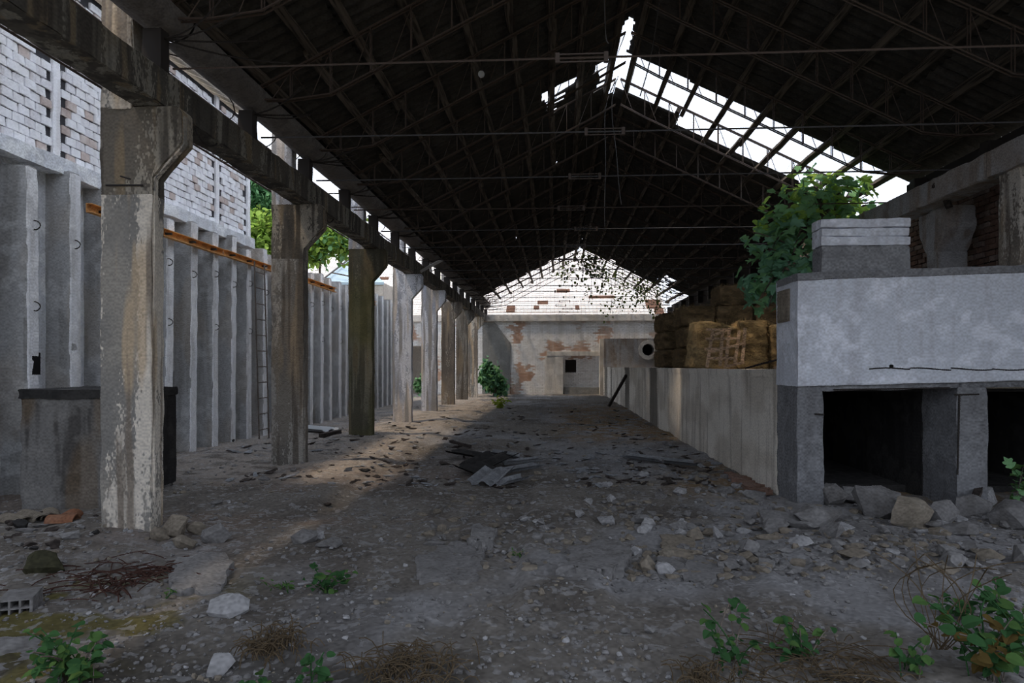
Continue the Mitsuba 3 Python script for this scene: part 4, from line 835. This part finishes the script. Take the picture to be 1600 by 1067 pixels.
def describe(key, x, y, s, m, fl, noun):
    n, mx, my = min(MARKS, key=lambda q: math.hypot(q[1] - x, q[2] - y))
    dx, dy = x - mx, y - my
    rel = ('behind' if dy > 0 else 'in front of') if abs(dy) > abs(dx) else ('right of' if dx > 0 else 'left of')
    size = 'large' if s > .12 else 'medium' if s > .07 else 'small' if s > .035 else 'tiny'
    col = {'m_stone': 'grey', 'm_stone_pale': 'pale', 'm_stone_tan': 'tan', 'm_asbestos': 'blue grey', 'm_tar': 'black', 'm_dark_wood': 'dark brown'}[m]
    pending.setdefault(f'{size} {"flat" if fl < .36 else "chunky"} {col} {noun} {rel} {n}', []).append((math.hypot(dx, dy), key))
def scatter(n, region, sizes, label, group, mats, seed, flat=(.35, .6), name='rubble_stone'):
    r = np.random.default_rng(seed); c = 0
    while c < n:
        x, y = region(r); s = sizes[0] + (sizes[1] - sizes[0]) * r.random() ** 2.2; m = mats[r.integers(len(mats))]; v = int(r.integers(30, 37)); fl = flat[int(r.integers(2))]
        k = thing(name, None, 'rubble', group); describe(k, x, y, s, m, fl, {'rubble_stone': 'stone', 'debris_piece': 'debris piece', 'debris_lump': 'debris lump'}[name])
        put(k, rock_ply(v, m, fl), None, to_world=xf(x, y, float(gz(x, y)) - .3 * s * fl, r.uniform(0, 360), (s, s * r.uniform(.7, 1), s * r.uniform(.7, 1.1)), r.normal() * 12)); c += 1
MS = ['m_stone', 'm_stone', 'm_stone_pale', 'm_stone_tan']
def pixrect(px0, px1, py0, py1):
    def f(r):
        p = gp(r.uniform(px0, px1), r.uniform(py0, py1)); return p[0], p[1]
    return f
scatter(150, pixrect(960, 1600, 805, 890), (.05, .17), 'broken concrete rubble stone in the field before the block wall', 'rubble field before the block wall', MS, 1)
scatter(60, pixrect(900, 1250, 740, 830), (.05, .16), 'grey rubble stone on the floor beside the platform wall', 'rubble beside the platform wall', MS, 2)
scatter(45, pixrect(640, 860, 770, 870), (.04, .12), 'rubble stone left of the central concrete strip', 'rubble left of the central strip', MS, 3)
scatter(45, pixrect(900, 1200, 690, 745), (.06, .2), 'flat grey debris piece on the far floor by the platform', 'far debris by the platform', ['m_stone', 'm_asbestos'], 4, (.2, .35), 'debris_piece')
scatter(40, pixrect(20, 560, 830, 1040), (.02, .06), 'small stone scattered on the left foreground floor', 'small stones on the left foreground', MS, 5)
scatter(40, pixrect(560, 1560, 900, 1040), (.015, .055), 'small stone scattered on the grey foreground floor', 'small stones on the grey foreground', MS, 6)
scatter(35, pixrect(300, 640, 640, 800), (.04, .12), 'dark debris lump on the floor among the left columns', 'debris among the left columns', ['m_stone', 'm_tar', 'm_dark_wood'], 7, (.3, .5), 'debris_lump')
scatter(25, pixrect(0, 160, 790, 850), (.05, .14), 'dark debris lump on the floor before the tank', 'debris before the tank', ['m_stone', 'm_tar', 'm_dark_wood'], 8, (.3, .5), 'debris_lump')
NTH = ['', 'second nearest ', 'third nearest ', 'fourth nearest ', 'fifth nearest ', 'sixth nearest ', 'seventh nearest ', 'eighth nearest ', 'ninth nearest ', 'tenth nearest ']
for text, found in pending.items():
    for n, (_, key) in enumerate(sorted(found)):
        labels[key]['label'] = (('nearest ' if n == 0 and len(found) > 1 else NTH[min(n, 9)]) + text)
# gravel nobody could count
r = np.random.default_rng(77); GL = [rock(200 + k, .6, 0) for k in range(8)]
for m_, n, key in (('m_stone', 5600, 'gravel'), ('m_stone_pale', 900, 'gravel'), ('m_stone_tan', 1500, 'gravel')):
    gs = []
    while len(gs) < n:
        p = gp(r.uniform(-60, 1660), HOR + 495 * r.random() ** .8 + 45); x, y = p[0], p[1]
        if y > 30 or x < -5.9 or x > PX - .05 and y > BF - .1 or (x < -4.55 and 6.9 < y < 8.2): continue
        dens = float(meshkit.fbm(np.array([[x * 1.4, y * 1.4, 0.]]), 3, 8)[0]) + (.12 if x > .3 and 5 < y < 9 else 0)
        if r.random() > np.clip((dens - .38) * 4, .08, 1): continue
        s = (.005 + .032 * r.random() ** 4) * min(1.2, .45 + .1 * y); g = GL[r.integers(8)].copy(); a = r.uniform(0, 6.28)
        v = np.array(g.vertices) * s; v = np.stack([v[:, 0] * math.cos(a) - v[:, 1] * math.sin(a), v[:, 0] * math.sin(a) + v[:, 1] * math.cos(a), v[:, 2]], 1) + [x, y, float(gz_fine(np.array(x), np.array(y))) - .2 * s]
        gs.append(trimesh.Trimesh(v, g.faces, process=False))
    put(thing('gravel', {'m_stone': 'fine grey gravel strewn over the floor', 'm_stone_pale': 'pale chips of mortar strewn over the floor', 'm_stone_tan': 'tan gravel bits strewn over the floor'}[m_], 'gravel', kind='stuff'), cat(gs), m_)
# crushed rubble too dense to count, before the block and along the platform
r = np.random.default_rng(78); CH = [rock(230 + k, .5, 1) for k in range(8)]
for m_, n, text in (('m_stone', 620, 'crushed grey concrete rubble bed before the block wall'), ('m_stone_tan', 420, 'crushed brownish mortar rubble bed before the block wall')):
    gs = []
    while len(gs) < n:
        p = gp(r.uniform(700, 1600), r.uniform(700, 895)); x, y = p[0], p[1]
        if y > BF - .1 and x > PX - .08: continue
        dens = float(meshkit.fbm(np.array([[x * 1.1, y * 1.1, 0.]]), 3, 12)[0])
        if r.random() > np.clip((dens - .36) * 5, .05, 1) * (1 if x > .5 else .4): continue
        sz = .025 + .06 * r.random() ** 2; g = CH[r.integers(8)].copy(); a = r.uniform(0, 6.28); v = np.array(g.vertices) * sz * [1, 1, r.uniform(.6, 1.1)]
        g.vertices = np.stack([v[:, 0] * math.cos(a) - v[:, 1] * math.sin(a), v[:, 0] * math.sin(a) + v[:, 1] * math.cos(a), v[:, 2]], 1) + [x, y, float(gz_fine(np.array(x), np.array(y))) - .25 * sz]
        gs.append(g)
    put(thing('crushed_rubble', text, 'rubble', kind='stuff'), cat(gs), m_)
r = np.random.default_rng(79); FL = [rock(250 + k, .14, 0) for k in range(6)]
for m_, n, text in (('m_asbestos', 420, 'thin grey roof sheet flakes strewn over the middle of the floor'), ('m_dark_wood', 420, 'dark flakes and splinters strewn over the middle of the floor')):
    gs = []
    while len(gs) < n:
        p = gp(r.uniform(330, 1180), HOR + 60 + 125 * r.random()); x, y = p[0], p[1]
        if x > PX - .1 or x < -5.6 or float(meshkit.fbm(np.array([[x * .9, y * .5, 0.]]), 3, 14)[0]) < .44: continue
        sz = .03 + .13 * r.random() ** 2; g = FL[r.integers(6)].copy(); a = r.uniform(0, 6.28); v = np.array(g.vertices) * sz * [1, r.uniform(.3, .9), 1.0]; v[:, 2] += r.normal() * .18 * v[:, 0]
        g.vertices = np.stack([v[:, 0] * math.cos(a) - v[:, 1] * math.sin(a), v[:, 0] * math.sin(a) + v[:, 1] * math.cos(a), v[:, 2]], 1) + [x, y, float(gz_fine(np.array(x), np.array(y)))]
        gs.append(g)
    put(thing('debris_flakes', text, 'debris', kind='stuff'), cat(gs), m_)
# broken corrugated sheets on the floor
def corr(label, px, py, w, l, rz, tiltx, m, seed, waves=2):
    r = np.random.default_rng(seed); n = waves * 8; u = np.linspace(0, w, n + 1); z = .03 * np.cos(u / w * waves * 2 * np.pi)
    e0, e1 = -l / 2 + .03 * r.normal(size=n + 1), l / 2 + .05 * r.normal(size=n + 1); vs = []
    for th in (0, .009):
        for e in (e0, e1): vs.append(np.stack([u - w / 2, e, z + th], 1))
    v = np.vstack(vs); mm = n + 1; k = np.arange(n); quad = lambda p, q: np.stack([p * mm + k, p * mm + k + 1, q * mm + k + 1, q * mm + k], 1)
    f = np.vstack([quad(0, 1)[:, ::-1], quad(2, 3), quad(1, 3)[:, ::-1], quad(0, 2)]); p = gp(px, py)
    put(thing('corrugated_fragment', label, 'roof sheet', 'broken roof sheets on the floor'), (v, f), m, to_world=xf(p[0], p[1], float(gz(p[0], p[1])) + .05 + .5 * l * abs(math.sin(math.radians(tiltx))), rz, 1, tiltx))
corr('broken corrugated sheet with pale wavy end facing the camera', 768, 748, .42, .8, -12, 6, 'm_asbestos', 1)
corr('dark corrugated sheet at the left of the broken sheet heap', 745, 735, .5, .6, 40, 5, 'm_tar', 2)
corr('dark corrugated sheet on top of the broken sheet heap', 765, 724, .6, .7, -30, 9, 'm_tar', 3)
corr('grey corrugated strip right of the broken sheet heap', 808, 735, .25, .7, -55, 4, 'm_asbestos', 4, 1)
corr('thin grey strip at the back right of the sheet heap', 815, 722, .2, .6, -65, 3, 'm_asbestos', 5, 1)
corr('grey fragment behind the sheet heap', 790, 712, .3, .5, 65, 3, 'm_asbestos', 6, 1)
corr('dark fragment at the back left of the sheet heap', 728, 712, .4, .6, 70, 6, 'm_tar', 7, 1)
corr('grey fragment at the front right of the sheet heap', 800, 752, .22, .45, -40, 3, 'm_asbestos', 8, 1)
corr('flat fragment before the far platform wall', 1005, 718, .3, .6, 60, 3, 'm_asbestos', 9, 1)
corr('pale fragment right of the far debris', 1060, 726, .35, .5, 80, 4, 'm_asbestos', 10, 1)
corr('white sheet piece lying behind the second column', 492, 678, .6, .9, 70, 2, 'm_pale_metal', 11)
bt = thing('fallen_batten', 'dark batten lying behind the broken sheet heap', 'batten'); a, b = gp(704, 696), gp(735, 702); put(bt, bar((a[0], a[1], .08), (b[0], b[1], .05), .05), 'm_dark_wood')
bt = thing('fallen_batten', 'dark log lying on the floor between the second and third columns', 'batten'); a, b = gp(502, 687), gp(530, 682); put(bt, bar((a[0], a[1], .08), (b[0], b[1], .10), .12, .09), 'm_dark_wood')
bt = thing('fallen_batten', 'charred plank end in front of the right opening', 'batten'); a = gp(1512, 796); put(bt, bar((a[0], a[1] - .1, .1), (a[0] + .28, a[1] + .25, .22), .07, .05), 'm_dark_wood')
# broken roof tiles before the tank
for k, (px, py, l, rz_) in enumerate(((25, 808, .34, 70), (52, 803, .42, 60), (78, 800, .3, 40), (98, 808, .26, 100), (110, 802, .22, 20))):
    p = gp(px, py); th = np.linspace(0, math.pi, 9); o = [(.09 * math.cos(a), .07 * math.sin(a)) for a in th] + [(.075 * math.cos(a), .055 * math.sin(a)) for a in th[::-1]]
    put(thing('broken_roof_tile', ['broken roof tile at the far left before the tank', 'long curved roof tile second from the left before the tank', 'brown roof tile in the middle before the tank', 'orange roof tile nearest the first column', 'small tile piece behind the orange one'][k], 'roof tile'), prism(o, -l / 2, l / 2), 'm_pot' if k > 2 else 'm_stone_tan', 35, to_world=xf(p[0], p[1], float(gz(p[0], p[1])) + .01, rz_))
# hollow brick
hbk = thing('hollow_brick', 'grey hollow clay block with six holes at the left edge', 'brick'); p = gp(28, 952)
o = sg.box(-.13, 0, .13, .17)
for a in range(3):
    for b in range(2): o = o.difference(sg.box(-.112 + .078 * a, .018 + .072 * b, -.112 + .078 * a + .062, .018 + .072 * b + .058))
put(hbk, roughen(prism(o, 0, .3), .2, .003, 8), 'm_stone', to_world=xf(p[0] - .02, p[1], float(gz(p[0], p[1])) - .02, 24, .72))
